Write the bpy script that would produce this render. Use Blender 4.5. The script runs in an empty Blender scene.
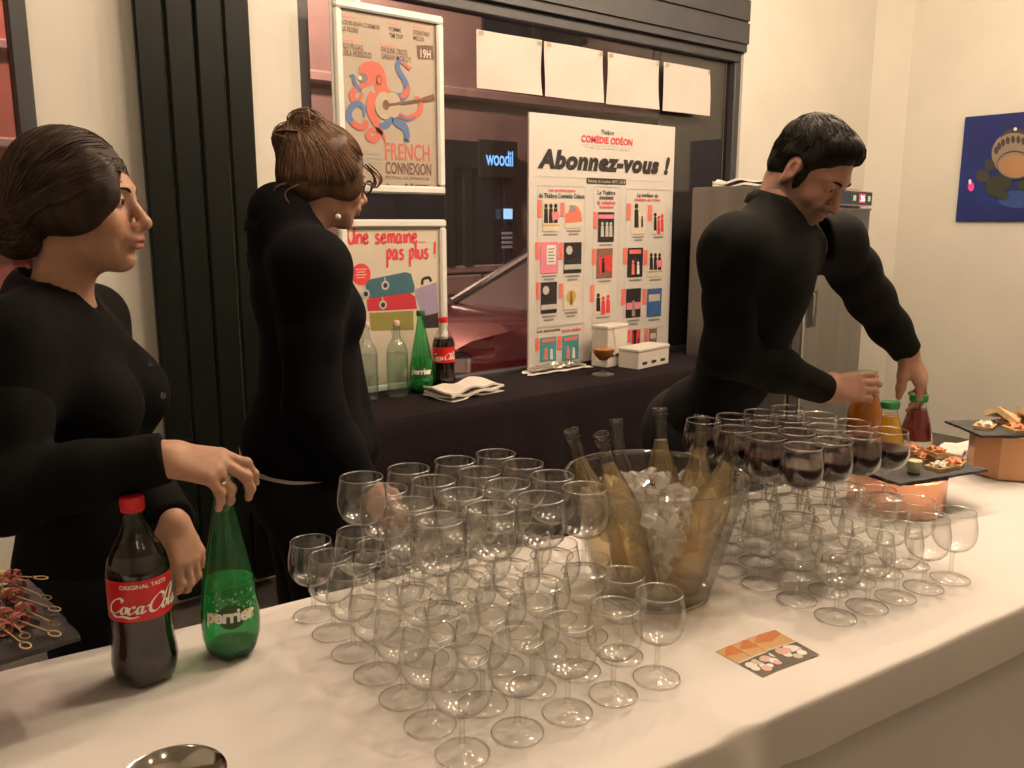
import bpy, math, random
import numpy as np
from mathutils import Vector, Matrix

random.seed(7)
RNG = np.random.default_rng(7)
SC = bpy.context.scene
COL = SC.collection
R = math.radians

# ------------------------------------------------------------------ camera
FPX, PITCH, YAW, CAM_H = 860.0, R(10.7), R(50.5), 1.5
cd = bpy.data.cameras.new('camera')
cd.sensor_fit = 'HORIZONTAL'; cd.sensor_width = 36.0
cd.lens = 36.0 * FPX / 1024.0
cd.clip_start = 0.02; cd.clip_end = 200
cam = bpy.data.objects.new('camera', cd); COL.objects.link(cam)
cam.location = (0, 0, CAM_H)
cam.rotation_euler = (R(90) - PITCH, 0, YAW - R(90))
SC.camera = cam

# ------------------------------------------------------------------ world, lights, exposure
wd = bpy.data.worlds.new('night'); SC.world = wd; wd.use_nodes = True
bg = wd.node_tree.nodes['Background']
bg.inputs['Color'].default_value = (0.034, 0.030, 0.028, 1); bg.inputs['Strength'].default_value = 0.35

def lamp(name, loc, watts, col=(1.0, 0.74, 0.45), radius=0.045, target=None, spot=None, blend=0.6):
    ld = bpy.data.lights.new(name, 'SPOT' if spot else 'POINT')
    ld.energy = watts; ld.color = col; ld.shadow_soft_size = radius
    o = bpy.data.objects.new(name, ld); COL.objects.link(o); o.location = loc
    if spot:
        ld.spot_size = R(spot); ld.spot_blend = blend
        d = Vector(target) - Vector(loc)
        o.rotation_euler = d.to_track_quat('-Z', 'Y').to_euler()
    return o
WARM = (1.0, 0.765, 0.55)
for loc, w in (((2.5, 1.85, 3.12), 40), ((3.3, 1.75, 3.12), 52), ((4.1, 1.65, 3.12), 40), ((4.9, 1.5, 3.12), 21), ((1.5, 1.9, 3.12), 20), ((0.6, 1.9, 3.12), 11),
               ((2.5, 0.95, 3.12), 40), ((1.5, 1.05, 3.12), 38), ((3.6, 0.5, 3.12), 30), ((5.5, 1.35, 3.12), 14), ((-0.9, 0.9, 3.12), 10), ((0.2, -1.6, 3.12), 5), ((1.8, -1.7, 3.12), 5)):  # last two: fill lamps added behind the camera to lift the cloth's front drop
    lamp('ceiling_or_fill_spot', loc, w, WARM, .07)
lamp('street_light', (5.0, 9.0, 5.5), 900, (1.0, 0.66, 0.55), 0.2)
lamp('street_light', (0.5, 7.5, 5.0), 500, (1.0, 0.66, 0.58), 0.2)

vs = SC.view_settings
vs.view_transform = 'Standard'; vs.look = 'None'; vs.exposure = 0.08; vs.gamma = 1.0; vs.use_curve_mapping = False
SC.cycles.transparent_max_bounces = 160
SC.cycles.max_bounces = 10
SC.cycles.caustics_reflective = False
SC.cycles.caustics_refractive = False
SC.cycles.use_denoising = True
SC.cycles.sample_clamp_indirect = 4.0

# ------------------------------------------------------------------ image <-> place
_f = np.array([math.cos(YAW)*math.cos(PITCH), math.sin(YAW)*math.cos(PITCH), -math.sin(PITCH)])
_r = np.array([math.sin(YAW), -math.cos(YAW), 0.0]); _u = np.cross(_r, _f); _C = np.array([0, 0, CAM_H])
def ray(x, y): return _f + _r*(x-512)/FPX + _u*(384-y)/FPX
def atz(x, y, z):
    d = ray(x, y); return _C + d*((z-CAM_H)/d[2])
def atY(x, y, Y):
    d = ray(x, y); return _C + d*(Y/d[1])
def atX(x, y, X):
    d = ray(x, y); return _C + d*(X/d[0])
def atd(x, y, D): return _C + ray(x, y)*D
V3 = lambda *a: np.array(a, float)
def nrm(v):
    v = np.asarray(v, float); return v/(np.linalg.norm(v)+1e-12)

# ------------------------------------------------------------------ materials
MATS = {}
def nodes_of(m):
    m.use_nodes = True
    nt = m.node_tree
    return nt, nt.nodes, nt.links
def pm(name, col, rough=0.6, metal=0.0, var=0.12, scale=30.0, bump=0.0, bscale=None, stretch=(1,1,1), spec=0.5, coat=0.0, sheen=0.0, col2=None, trans=0.0, ior=1.45, emit=None, estr=0.0, attr=None):
    """Principled material whose colour wanders with object-space noise; attr = list of (attribute, colour)."""
    if name in MATS: return MATS[name]
    m = bpy.data.materials.new(name); nt, N, L = nodes_of(m)
    b = N['Principled BSDF']
    tc = N.new('ShaderNodeTexCoord'); mp = N.new('ShaderNodeMapping'); mp.inputs['Scale'].default_value = stretch
    L.new(tc.outputs['Object'], mp.inputs['Vector'])
    nz = N.new('ShaderNodeTexNoise'); nz.inputs['Scale'].default_value = scale; nz.inputs['Detail'].default_value = 4
    L.new(mp.outputs['Vector'], nz.inputs['Vector'])
    mx = N.new('ShaderNodeMix'); mx.data_type = 'RGBA'
    c = np.array(col[:3]); c2 = np.array(col2[:3]) if col2 is not None else None
    lo = np.clip(c*(1-var), 0, 1) if c2 is None else c
    hi = np.clip(c*(1+var), 0, 1) if c2 is None else c2
    mx.inputs[6].default_value = (*lo, 1); mx.inputs[7].default_value = (*hi, 1)
    rmp = N.new('ShaderNodeMapRange'); rmp.inputs[1].default_value = .3; rmp.inputs[2].default_value = .7
    L.new(nz.outputs['Fac'], rmp.inputs[0]); L.new(rmp.outputs[0], mx.inputs[0])
    out = mx.outputs[2]
    for an, ac in (attr or []):
        at = N.new('ShaderNodeAttribute'); at.attribute_name = an
        m2 = N.new('ShaderNodeMix'); m2.data_type = 'RGBA'
        L.new(at.outputs['Fac'], m2.inputs[0]); L.new(out, m2.inputs[6]); m2.inputs[7].default_value = (*ac[:3], 1)
        out = m2.outputs[2]
    L.new(out, b.inputs['Base Color'])
    b.inputs['Roughness'].default_value = rough; b.inputs['Metallic'].default_value = metal
    b.inputs['Specular IOR Level'].default_value = spec
    b.inputs['Coat Weight'].default_value = coat; b.inputs['Coat Roughness'].default_value = .08
    b.inputs['Sheen Weight'].default_value = sheen
    b.inputs['Transmission Weight'].default_value = trans; b.inputs['IOR'].default_value = ior
    if emit: b.inputs['Emission Color'].default_value = (*emit, 1); b.inputs['Emission Strength'].default_value = estr
    if bump:
        bp = N.new('ShaderNodeBump'); bp.inputs['Strength'].default_value = bump; bp.inputs['Distance'].default_value = .004
        n2 = N.new('ShaderNodeTexNoise'); n2.inputs['Scale'].default_value = bscale or scale*2; n2.inputs['Detail'].default_value = 3
        L.new(mp.outputs['Vector'], n2.inputs['Vector']); L.new(n2.outputs['Fac'], bp.inputs['Height'])
        L.new(bp.outputs['Normal'], b.inputs['Normal'])
    MATS[name] = m; return m

def thin(name, tint=(.97, .97, .96), edge=(.42, .42, .40), f0=.045, rough=.03, milky=0.0, milk=(1, 1, 1), epow=3.0):
    """Thin-walled glass or plastic: light passes straight through, more is mirrored and absorbed at a slant."""
    if name in MATS: return MATS[name]
    m = bpy.data.materials.new(name); nt, N, L = nodes_of(m)
    N.remove(N['Principled BSDF']); out = N['Material Output']
    lw = N.new('ShaderNodeLayerWeight'); lw.inputs['Blend'].default_value = .5
    p5 = N.new('ShaderNodeMath'); p5.operation = 'POWER'; p5.inputs[1].default_value = 5; L.new(lw.outputs['Facing'], p5.inputs[0])
    ma = N.new('ShaderNodeMath'); ma.operation = 'MULTIPLY_ADD'; ma.inputs[1].default_value = 1-f0; ma.inputs[2].default_value = f0
    L.new(p5.outputs[0], ma.inputs[0])
    p3 = N.new('ShaderNodeMath'); p3.operation = 'POWER'; p3.inputs[1].default_value = epow; L.new(lw.outputs['Facing'], p3.inputs[0])
    nz = N.new('ShaderNodeTexNoise'); nz.inputs['Scale'].default_value = 18
    tc = N.new('ShaderNodeTexCoord'); L.new(tc.outputs['Object'], nz.inputs['Vector'])
    mx = N.new('ShaderNodeMix'); mx.data_type = 'RGBA'; mx.inputs[6].default_value = (*tint, 1); mx.inputs[7].default_value = (*edge, 1)
    L.new(p3.outputs[0], mx.inputs[0])
    tr = N.new('ShaderNodeBsdfTransparent'); L.new(mx.outputs[2], tr.inputs['Color'])
    gl = N.new('ShaderNodeBsdfGlossy'); gl.inputs['Roughness'].default_value = rough
    last = tr.outputs[0]
    if milky:
        df = N.new('ShaderNodeBsdfTranslucent'); df.inputs['Color'].default_value = (*milk, 1)
        d2 = N.new('ShaderNodeBsdfDiffuse'); d2.inputs['Color'].default_value = (*milk, 1)
        dm = N.new('ShaderNodeMixShader'); L.new(d2.outputs[0], dm.inputs[1]); L.new(df.outputs[0], dm.inputs[2])
        ms = N.new('ShaderNodeMixShader')
        mm = N.new('ShaderNodeMath'); mm.operation = 'MULTIPLY'; mm.inputs[1].default_value = milky*2; L.new(nz.outputs['Fac'], mm.inputs[0])
        L.new(mm.outputs[0], ms.inputs[0]); L.new(last, ms.inputs[1]); L.new(dm.outputs[0], ms.inputs[2]); last = ms.outputs[0]
    mix = N.new('ShaderNodeMixShader'); L.new(ma.outputs[0], mix.inputs[0]); L.new(last, mix.inputs[1]); L.new(gl.outputs[0], mix.inputs[2])
    L.new(mix.outputs[0], out.inputs['Surface'])
    MATS[name] = m; return m

def glow(name, col, s):
    if name in MATS: return MATS[name]
    m = bpy.data.materials.new(name); nt, N, L = nodes_of(m)
    b = N['Principled BSDF']; b.inputs['Base Color'].default_value = (*col, 1)
    b.inputs['Emission Color'].default_value = (*col, 1); b.inputs['Emission Strength'].default_value = s
    MATS[name] = m; return m
def flat(name, col, rough=.55): return pm(name, col, rough, var=.06, scale=12)

# ------------------------------------------------------------------ mesh building
class MB:
    def __init__(s): s.v = []; s.f = []
    def add(s, v, f):
        n = len(s.v); s.v += [tuple(map(float, p)) for p in v]; s.f += [tuple(i+n for i in q) for q in f]; return s
    def box(s, c, size, rot=None, taper=1.0):
        hx, hy, hz = [a/2 for a in size]
        v = [(-hx,-hy,-hz),(hx,-hy,-hz),(hx,hy,-hz),(-hx,hy,-hz),(-hx*taper,-hy*taper,hz),(hx*taper,-hy*taper,hz),(hx*taper,hy*taper,hz),(-hx*taper,hy*taper,hz)]
        v = np.array(v)
        if rot is not None: v = v @ np.asarray(rot).T
        return s.add(v+np.asarray(c, float), [(0,3,2,1),(4,5,6,7),(0,1,5,4),(1,2,6,5),(2,3,7,6),(3,0,4,7)])
    def bevel_box(s, c, size, b=.005, rot=None):
        """box with chamfered vertical and horizontal edges"""
        hx, hy, hz = [a/2 for a in size]; rings = []
        for z, k in ((-hz, b), (-hz+b, 0), (hz-b, 0), (hz, b)):
            x, y = hx-k, hy-k
            rings.append([(-x+b,-y,z),(x-b,-y,z),(x,-y+b,z),(x,y-b,z),(x-b,y,z),(-x+b,y,z),(-x,y-b,z),(-x,-y+b,z)])
        return s.rings(rings, c, rot)
    def rings(s, rings, c=(0,0,0), rot=None, caps=True, close=True):
        n = len(rings[0]); v = np.array([p for r in rings for p in r], float)
        if rot is not None: v = v @ np.asarray(rot).T
        f = []
        for i in range(len(rings)-1):
            for j in range(n if close else n-1):
                k = (j+1) % n; f.append((i*n+j, i*n+k, (i+1)*n+k, (i+1)*n+j))
        if caps: f.append(tuple(range(n-1, -1, -1))); f.append(tuple(range((len(rings)-1)*n, len(rings)*n)))
        return s.add(v+np.asarray(c, float), f)
    def lathe(s, prof, c=(0,0,0), n=32, rot=None, caps=True, wob=None):
        rings = []
        for r, z in prof:
            ring = []
            for j in range(n):
                a = 2*math.pi*j/n; k = r if wob is None else r*wob(a, z)
                ring.append((k*math.cos(a), k*math.sin(a), z))
            rings.append(ring)
        return s.rings(rings, c, rot, caps)
    def tube(s, path, rad, n=8, caps=True, flat=1.0):
        P = np.array(path, float); m = len(P)
        rad = [rad]*m if np.isscalar(rad) else list(rad)
        T = np.gradient(P, axis=0); T /= np.linalg.norm(T, axis=1)[:, None]+1e-12
        u = np.cross(T[0], (0, 0, 1.0));
        if np.linalg.norm(u) < 1e-3: u = np.cross(T[0], (1.0, 0, 0))
        u = nrm(u); rings = []
        for i in range(m):
            u = nrm(u - T[i]*np.dot(u, T[i])); w = np.cross(T[i], u)
            rings.append([P[i]+rad[i]*(math.cos(2*math.pi*j/n)*u+flat*math.sin(2*math.pi*j/n)*w) for j in range(n)])
        return s.rings(rings, caps=caps)
    def prism(s, poly, O, ex, ey, en, t):
        """closed polygon given in (x,y) of the frame O,ex,ey; thickness t along en"""
        O, ex, ey, en = map(lambda a: np.asarray(a, float), (O, ex, ey, en)); n = len(poly)
        a = [O+p[0]*ex+p[1]*ey for p in poly]; b = [p+en*t for p in a]
        f = [tuple(range(n)), tuple(range(2*n-1, n-1, -1))]+[(i, i+n, (i+1) % n+n, (i+1) % n) for i in range(n)]
        return s.add(a+b, f)
    def ball(s, c, r, n=12, m=8, rot=None):
        r = (r, r, r) if np.isscalar(r) else r; rings = []
        for i in range(m+1):
            t = math.pi*(i/m) ; k = max(math.sin(t), .02)
            rings.append([(r[0]*k*math.cos(2*math.pi*j/n), r[1]*k*math.sin(2*math.pi*j/n), -r[2]*math.cos(t)) for j in range(n)])
        return s.rings(rings, c, rot)

def mesh_of(name, v, f, smooth=False, angle=None):
    me = bpy.data.meshes.new(name); me.from_pydata([tuple(p) for p in v], [], [tuple(q) for q in f]); me.update()
    if smooth: me.polygons.foreach_set('use_smooth', [True]*len(me.polygons))
    if smooth and angle:
        try: me.set_sharp_from_angle(angle=R(angle))
        except Exception: pass
    return me
def obj(name, mb, mat, parent=None, smooth=False, angle=40, at=None):
    """ONE mesh object. Vertices come in world space; stored relative to the parent (or to their own foot)."""
    if isinstance(mb, MB): v, f = np.array(mb.v, float), mb.f
    else: v, f = np.asarray(mb[0], float), mb[1]
    if parent is not None:
        M = np.array(world_of(parent)); Mi = np.linalg.inv(M); v = v @ Mi[:3, :3].T + Mi[:3, 3]; o = bpy.data.objects.new(name, mesh_of(name, v, f, smooth, angle)); o.parent = parent
    else:
        c = V3((v[:, 0].min()+v[:, 0].max())/2, (v[:, 1].min()+v[:, 1].max())/2, v[:, 2].min()) if at is None else np.asarray(at, float)
        o = bpy.data.objects.new(name, mesh_of(name, v-c, f, smooth, angle)); o.location = c
    COL.objects.link(o)
    for mm in (mat if isinstance(mat, (list, tuple)) else [mat]): o.data.materials.append(mm)
    return o
def world_of(o):
    M = Matrix.LocRotScale(o.location, o.rotation_euler, None)
    return (world_of(o.parent) @ M) if o.parent else M
def tag(o, label, cat, group=None):
    o['label'] = label; o['category'] = cat
    if group: o['group'] = group
    return o
def thing(name, label, cat, loc=(0, 0, 0), rotz=0.0, group=None):
    o = bpy.data.objects.new(name, None); COL.objects.link(o); o.empty_display_size = .05
    o.location = tuple(map(float, loc)); o.rotation_euler = (0, 0, rotz); return tag(o, label, cat, group)
def struct(name, mb, mat, smooth=False):
    o = obj(name, mb, mat, smooth=smooth); o['kind'] = 'structure'; return o
def dup(root, loc, rotz=0.0, label=None):
    r = root.copy(); COL.objects.link(r); r.location = tuple(map(float, loc)); r.rotation_euler = (0, 0, rotz)
    if label: r['label'] = label
    for ch in list(root.children):
        c = ch.copy(); COL.objects.link(c); c.parent = r
        for g in ch.children:
            d = g.copy(); COL.objects.link(d); d.parent = c
    return r
def rotz(a): c, s = math.cos(a), math.sin(a); return np.array([[c, -s, 0], [s, c, 0], [0, 0, 1]])
def rotx(a): c, s = math.cos(a), math.sin(a); return np.array([[1, 0, 0], [0, c, -s], [0, s, c]])
def roty(a): c, s = math.cos(a), math.sin(a); return np.array([[c, 0, s], [0, 1, 0], [-s, 0, c]])
def spline(pts, n=8):
    P = np.array(pts, float); P = np.vstack([2*P[0]-P[1], P, 2*P[-1]-P[-2]]); o = []
    for i in range(1, len(P)-2):
        for k in range(n):
            t = k/n; a, b, c, d = P[i-1], P[i], P[i+1], P[i+2]
            o.append(.5*((2*b)+(c-a)*t+(2*a-5*b+4*c-d)*t*t+(3*b-a-3*c+d)*t**3))
    o.append(P[-2]); return np.array(o)

# ------------------------------------------------------------------ flat lettering (curve text turned into mesh)
def text2d(body, bold=0.0, shear=0.0, space=1.0, align='LEFT', line=1.0):
    cu = bpy.data.curves.new('lettering', 'FONT'); cu.body = body; cu.size = 1.0; cu.offset = bold; cu.shear = shear
    cu.space_character = space; cu.space_line = line; cu.resolution_u = 3; cu.fill_mode = 'FRONT'; cu.align_x = align
    o = bpy.data.objects.new('lettering', cu); COL.objects.link(o)
    dg = bpy.context.evaluated_depsgraph_get(); me = bpy.data.meshes.new_from_object(o.evaluated_get(dg))
    v = np.array([tuple(p.co) for p in me.vertices]) if len(me.vertices) else np.zeros((0, 3)); f = [tuple(p.vertices) for p in me.polygons]
    bpy.data.objects.remove(o); bpy.data.meshes.remove(me); bpy.data.curves.remove(cu)
    return v[:, :2], f
def fit2d(v, x0, y0, x1, y1):
    """stretch 2D lettering into a rectangle"""
    mn, mx = v.min(0), v.max(0); return (v-mn)/(mx-mn+1e-9)*np.array([x1-x0, y1-y0])+np.array([x0, y0])
def ribbon2d(path, w):
    P = np.array(path, float); T = np.gradient(P, axis=0); T /= np.linalg.norm(T, axis=1)[:, None]+1e-12
    Nn = np.stack([-T[:, 1], T[:, 0]], 1); w = np.asarray([w]*len(P) if np.isscalar(w) else w, float)[:, None]/2
    v = np.vstack([P+Nn*w, P-Nn*w]); n = len(P)
    return v, [(i, i+1, n+i+1, n+i) for i in range(n-1)]
def disc2d(c, rx, ry=None, n=24, a0=0.0, rot=0.0):
    ry = ry or rx
    p = [(rx*math.cos(a0+2*math.pi*i/n), ry*math.sin(a0+2*math.pi*i/n)) for i in range(n)]
    cs, sn = math.cos(rot), math.sin(rot)
    return np.array([(c[0]+x*cs-y*sn, c[1]+x*sn+y*cs) for x, y in p]), [tuple(range(n))]
def rect2d(x0, y0, x1, y1): return np.array([(x0, y0), (x1, y0), (x1, y1), (x0, y1)], float), [(0, 1, 2, 3)]
# ================================================================== the setting
M_wall = pm('wall_paint', (.74, .71, .63), .85, var=.035, scale=3, bump=.08, bscale=140)
M_ceil = pm('ceiling_paint', (.80, .78, .72), .9, var=.02, scale=3)
M_floor = pm('dark_floor', (.10, .085, .075), .5, var=.25, scale=6, bump=.05)
M_frame = pm('dark_window_frame', (.045, .045, .05), .45, var=.1, scale=9)
M_pane = thin('window_pane', (.84, .82, .79), (.32, .31, .30), .05, .0)
M_blackcloth = pm('black_cloth', (.012, .008, .010), .95, var=.25, scale=60, bump=.12, bscale=500, spec=.15)
WY, WX = 3.33, 6.2
def wallbox(x0, x1, y0, y1, z0, z1): return MB().box(((x0+x1)/2, (y0+y1)/2, (z0+z1)/2), (x1-x0, y1-y0, z1-z0))
struct('floor', wallbox(-3, 7, -3.2, 3.6, -.1, 0), M_floor)
struct('ceiling', wallbox(-3, 7, -3.2, 3.6, 3.2, 3.3), M_ceil)
mb = MB()
for (x0, x1, z0, z1) in ((.675, 1.645, 0, 3.2), (4.56, 6.1, 0, 3.2), (1.645, 4.56, 0, .70), (-3, .675, 2.62, 3.2), (-3, .675, 0, .70)):
    mb.box(((x0+x1)/2, WY+.11, (z0+z1)/2), (x1-x0, .22, z1-z0))
struct('wall_back', mb, M_wall)
mb = MB(); mb.prism([(6.07, WY), (WX, 3.12), (WX+.2, 3.12), (WX+.2, WY+.25), (6.07, WY+.25)], (0, 0, 0), (1, 0, 0), (0, 1, 0), (0, 0, 1), 3.2)
struct('wall_corner', mb, M_wall)
struct('wall_right', wallbox(WX, WX+.2, -3.2, 3.13, 0, 3.2), M_wall)
struct('wall_left', wallbox(-3.2, -3, -3.2, 3.6, 0, 3.2), M_wall)
struct('wall_front', wallbox(-3, 7, -3.4, -3.2, 0, 3.2), M_wall)
struct('trim_1', wallbox(1.645, 4.56, WY-.02, WY+.2, 2.50, 3.2), M_frame)        # dark shutter box over the shop window
mb = MB()
for k in range(5): mb.box((3.10, WY-.028, 2.60+.13*k), (2.91, .018, .115))
o = struct('trim_2', mb, M_frame)

def window(name, x0, x1, z0, z1, y, mull=()):
    t = bpy.data.objects.new(name, None); COL.objects.link(t); t.location = ((x0+x1)/2, y, z0); t['kind'] = 'structure'
    w = .055
    obj('frame_top', MB().bevel_box(((x0+x1)/2, y, z1-w/2), (x1-x0, .07, w)), M_frame, t)
    obj('frame_bottom', MB().bevel_box(((x0+x1)/2, y, z0+w/2), (x1-x0, .07, w)), M_frame, t)
    for xx in (x0+w/2, x1-w/2): obj('frame_side', MB().bevel_box((xx, y, (z0+z1)/2), (w, .07, z1-z0-2*w)), M_frame, t)
    xs = [x0+w]+list(mull)+[x1-w]
    for m in mull: obj('mullion', MB().bevel_box((m, y, (z0+z1)/2), (.05, .06, z1-z0-2*w)), M_frame, t)
    for a, b in zip(xs[:-1], xs[1:]): obj('pane', MB().box(((a+b)/2, y+.01, (z0+z1)/2), (b-a, .006, z1-z0-2*w)), M_pane, t)
    return t
w1 = window('window_1', 1.645, 4.56, .70, 2.50, WY+.05)
obj('side_panel', MB().bevel_box((4.20, WY+.085, 1.6), (.60, .012, 1.72), .004), pm('slate_panel', (.075, .075, .085), .7, var=.12, scale=4), w1)
window('window_2', -3, .672, .70, 2.62, WY-.0)
mb = MB(); mb.bevel_box((3.1, WY-.01, .70), (2.9, .14, .04))
struct('trim_3', mb, M_frame)

# ------------------------------------------------------------------ the street outside
M_road = pm('asphalt', (.06, .058, .06), .75, var=.3, scale=25, bump=.2)
M_pave = pm('pavement', (.16, .14, .14), .8, var=.2, scale=8)
M_fac = pm('pink_render', (.40, .29, .26), .85, var=.14, scale=1.6, bump=.1, bscale=40)
M_fac2 = pm('pink_stone', (.52, .37, .34), .8, var=.14, scale=3, bump=.1, bscale=40)
M_shop = pm('dark_shopfront', (.035, .04, .045), .4, var=.2, scale=5)
M_dkglass = pm('dark_glass', (.03, .03, .055), .12, var=.4, scale=2, spec=.6)
M_red = pm('terracotta_render', (.60, .20, .15), .8, var=.12, scale=2)
struct('road', wallbox(-14, 30, 3.56, 8.6, -.25, -.12), M_road)
struct('pavement', wallbox(-14, 30, 8.6, 11.0, -.25, 0.0), M_pave)
FY = 11.0
fac = thing('street_facade', 'pinkish stone building front across the dark street behind the shop window', 'building', (8, FY+.5, 0))
def fz(y, x=443): return float(atY(x, y, FY)[2])
def fx(x, y=140): return float(atY(x, y, FY)[0])
mb = MB(); mb.box((8, FY+.35, 4), (44, .6, 8.2)); obj('wall', mb, M_fac, fac)
obj('string_course', MB().bevel_box((8, FY, (fz(86)+fz(97))/2), (44, .22, fz(86)-fz(97)), .03), M_fac2, fac)
obj('ledge', MB().bevel_box((8, FY, fz(270)), (44, .2, .12), .02), M_fac2, fac)
# dark upper windows and the shopfront
for (xa, xb) in ((2.2, 5.2), (8.5, 10.6), (12.4, 14.2), (16, 18.2), (20, 22.5), (-2.5, .5), (-6.5, -4)):
    w = obj('window', MB().box(((xa+xb)/2, FY+.03, (fz(82)+5.2)/2), (xb-xa, .08, 5.2-fz(82))), M_dkglass, fac)
    obj('window_frame', MB().box(((xa+xb)/2, FY-.02, (fz(82)+5.2)/2), (.12, .06, 5.2-fz(82))), M_shop, w)
for (xa, xb) in ((6.05, 8.9), (11.2, 16.5), (-3.0, 1.2), (18, 22)):
    z0, z1 = fz(266), fz(140)
    w = obj('shopfront', MB().box(((xa+xb)/2, FY+.02, (z0+z1)/2), (xb-xa, .16, z1-z0)), M_dkglass, fac)
    for k, xx in enumerate((xa, (xa*.4+xb*.6), xa*.28+xb*.72, xb)):
        obj('shop_post', MB().box((xx, FY-.07, (z0+z1)/2), (.14, .1, z1-z0)), M_shop, w)
    obj('shop_header', MB().box(((xa+xb)/2, FY-.07, z1-.2), (xb-xa, .12, .4)), M_shop, w)
# lower stone courses under the ledge: separate blocks
for k in range(26):
    for j in range(2):
        w = .86; x = -1.5+k*.9+(j*.45)
        h = (fz(275)-.05)/2-.02
        if h <= 0.05: h = .3
        obj('stone', MB().bevel_box((x, FY-.02, .05+h/2+j*(h+.03)), (w, .16, h), .02), M_fac2 if (k*7+j*3) % 5 else M_fac, fac)
# terracotta block seen through the left window
rb = thing('street_house', 'terracotta coloured house front seen through the far left window', 'building', (0, 9.2, 0))
obj('wall', MB().box((0, 9.6, 3), (5.4, .8, 6.4)), M_red, rb)
for zz in (1.35, 2.2, 3.05): obj('moulding', MB().bevel_box((0, 9.17, zz), (5.4, .14, .10), .02), M_fac2, rb)
# blue lettering of the shop sign, seen from behind
sg = thing('shop_sign', 'glowing blue lettering on the dark shop across the street', 'sign', (fx(503, 160), FY-.25, fz(160, 503)))
v, f = text2d('woodil', .012, space=.92)
x0, x1 = float(atY(486, 160, FY-.2)[0]), float(atY(513, 160, FY-.2)[0]); v = fit2d(v, x0, fz(167, 500), x1, fz(152, 500))
obj('letters', ([(p[0], FY-.20, p[1]) for p in v], f), glow('blue_neon', (.16, .42, 1.0), 2.2), sg)
obj('backing', MB().box(((x0+x1)/2, FY-.16, fz(160, 500)), (x1-x0+.2, .06, .55)), M_shop, sg)
sc = thing('shop_screen', 'small bright blue screen in the shop doorway across the street', 'screen', (fx(508, 214), FY-.2, fz(216, 508)))
obj('display', MB().box((float(atY(508, 214, FY-.16)[0]), FY-.16, fz(214, 508)), (.16, .03, .16)), glow('blue_screen', (.3, .6, 1.0), 1.6), sc)
for k in range(4): obj('light_strip', MB().box((float(atY(507, 235, FY-.16)[0]), FY-.16, fz(233+4.5*k, 508)), (.20, .03, .04)), glow('pale_strip', (.5, .5, .5), .14), sc)

# the parked car
M_car = pm('red_car_paint', (.30, .035, .055), .22, .35, var=.06, scale=3, coat=1.0)
M_chrome = pm('chrome', (.75, .75, .75), .15, 1.0, var=.03)
M_tyre = pm('tyre_rubber', (.02, .02, .02), .8)
M_lens = thin('lamp_lens', (.9, .9, .9), (.4, .4, .4), .08, .02)
M_carglass = pm('car_glass', (.05, .055, .065), .06, var=.1, spec=.8)
CX, CY0, CY1 = 3.05, 4.28, 5.98
car = thing('parked_car', 'red car parked nose left in the street behind the poster', 'car', (CX+2.1, (CY0+CY1)/2, -.12))
yc, hw = (CY0+CY1)/2, (CY1-CY0)/2
def car_ring(x, zlow, zbelt, ztop, k, kt):
    h = hw*k; t = hw*kt
    pts = [(-h*.92, zlow), (-h, zlow+.12), (-h*1.01, (zlow+zbelt)/2), (-h*.98, zbelt), (-t, ztop-.02), (-t*.5, ztop), (t*.5, ztop), (t, ztop-.02), (h*.98, zbelt), (h*1.01, (zlow+zbelt)/2), (h, zlow+.12), (h*.92, zlow)]
    return [(CX+x, yc+p[0], p[1]) for p in pts]
st = [(0, .22, .42, .50, .78, .6), (.06, .12, .50, .66, .90, .75), (.25, .06, .60, .76, .97, .84), (.7, .05, .68, .82, 1, .86), (1.15, .05, .72, .85, 1, .86), (1.9, .05, .76, .88, 1, .88), (3.2, .05, .78, .90, 1, .88), (3.9, .08, .78, .90, .97, .85), (4.15, .2, .75, .90, .88, .7)]
obj('body', MB().rings([car_ring(*s) for s in st]), M_car, car, True)
def gh(x, z, k): return [(CX+x, yc-hw*k, z), (CX+x, yc+hw*k, z)]
g = gh(1.12, .84, .84)+gh(1.95, 1.26, .68)+gh(3.1, 1.28, .68)+gh(3.85, .88, .82)
obj('windscreen', (g[:4], [(0, 1, 3, 2)]), M_carglass, car)
obj('side_glass', ([g[0], g[2], g[4], g[6]], [(0, 1, 2, 3)]), M_carglass, car)
obj('side_glass', ([g[1], g[3], g[5], g[7]], [(0, 1, 2, 3)]), M_carglass, car)
obj('rear_glass', (g[4:], [(0, 1, 3, 2)]), M_carglass, car)
obj('roof', MB().bevel_box((CX+2.52, yc, 1.285), (1.25, hw*1.38, .05), .02), M_car, car)
for s in (-1, 1): obj('pillar', MB().tube([(CX+1.12, yc+s*hw*.84, .84), (CX+1.95, yc+s*hw*.68, 1.27)], .035, 8), M_chrome, car, True)
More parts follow.
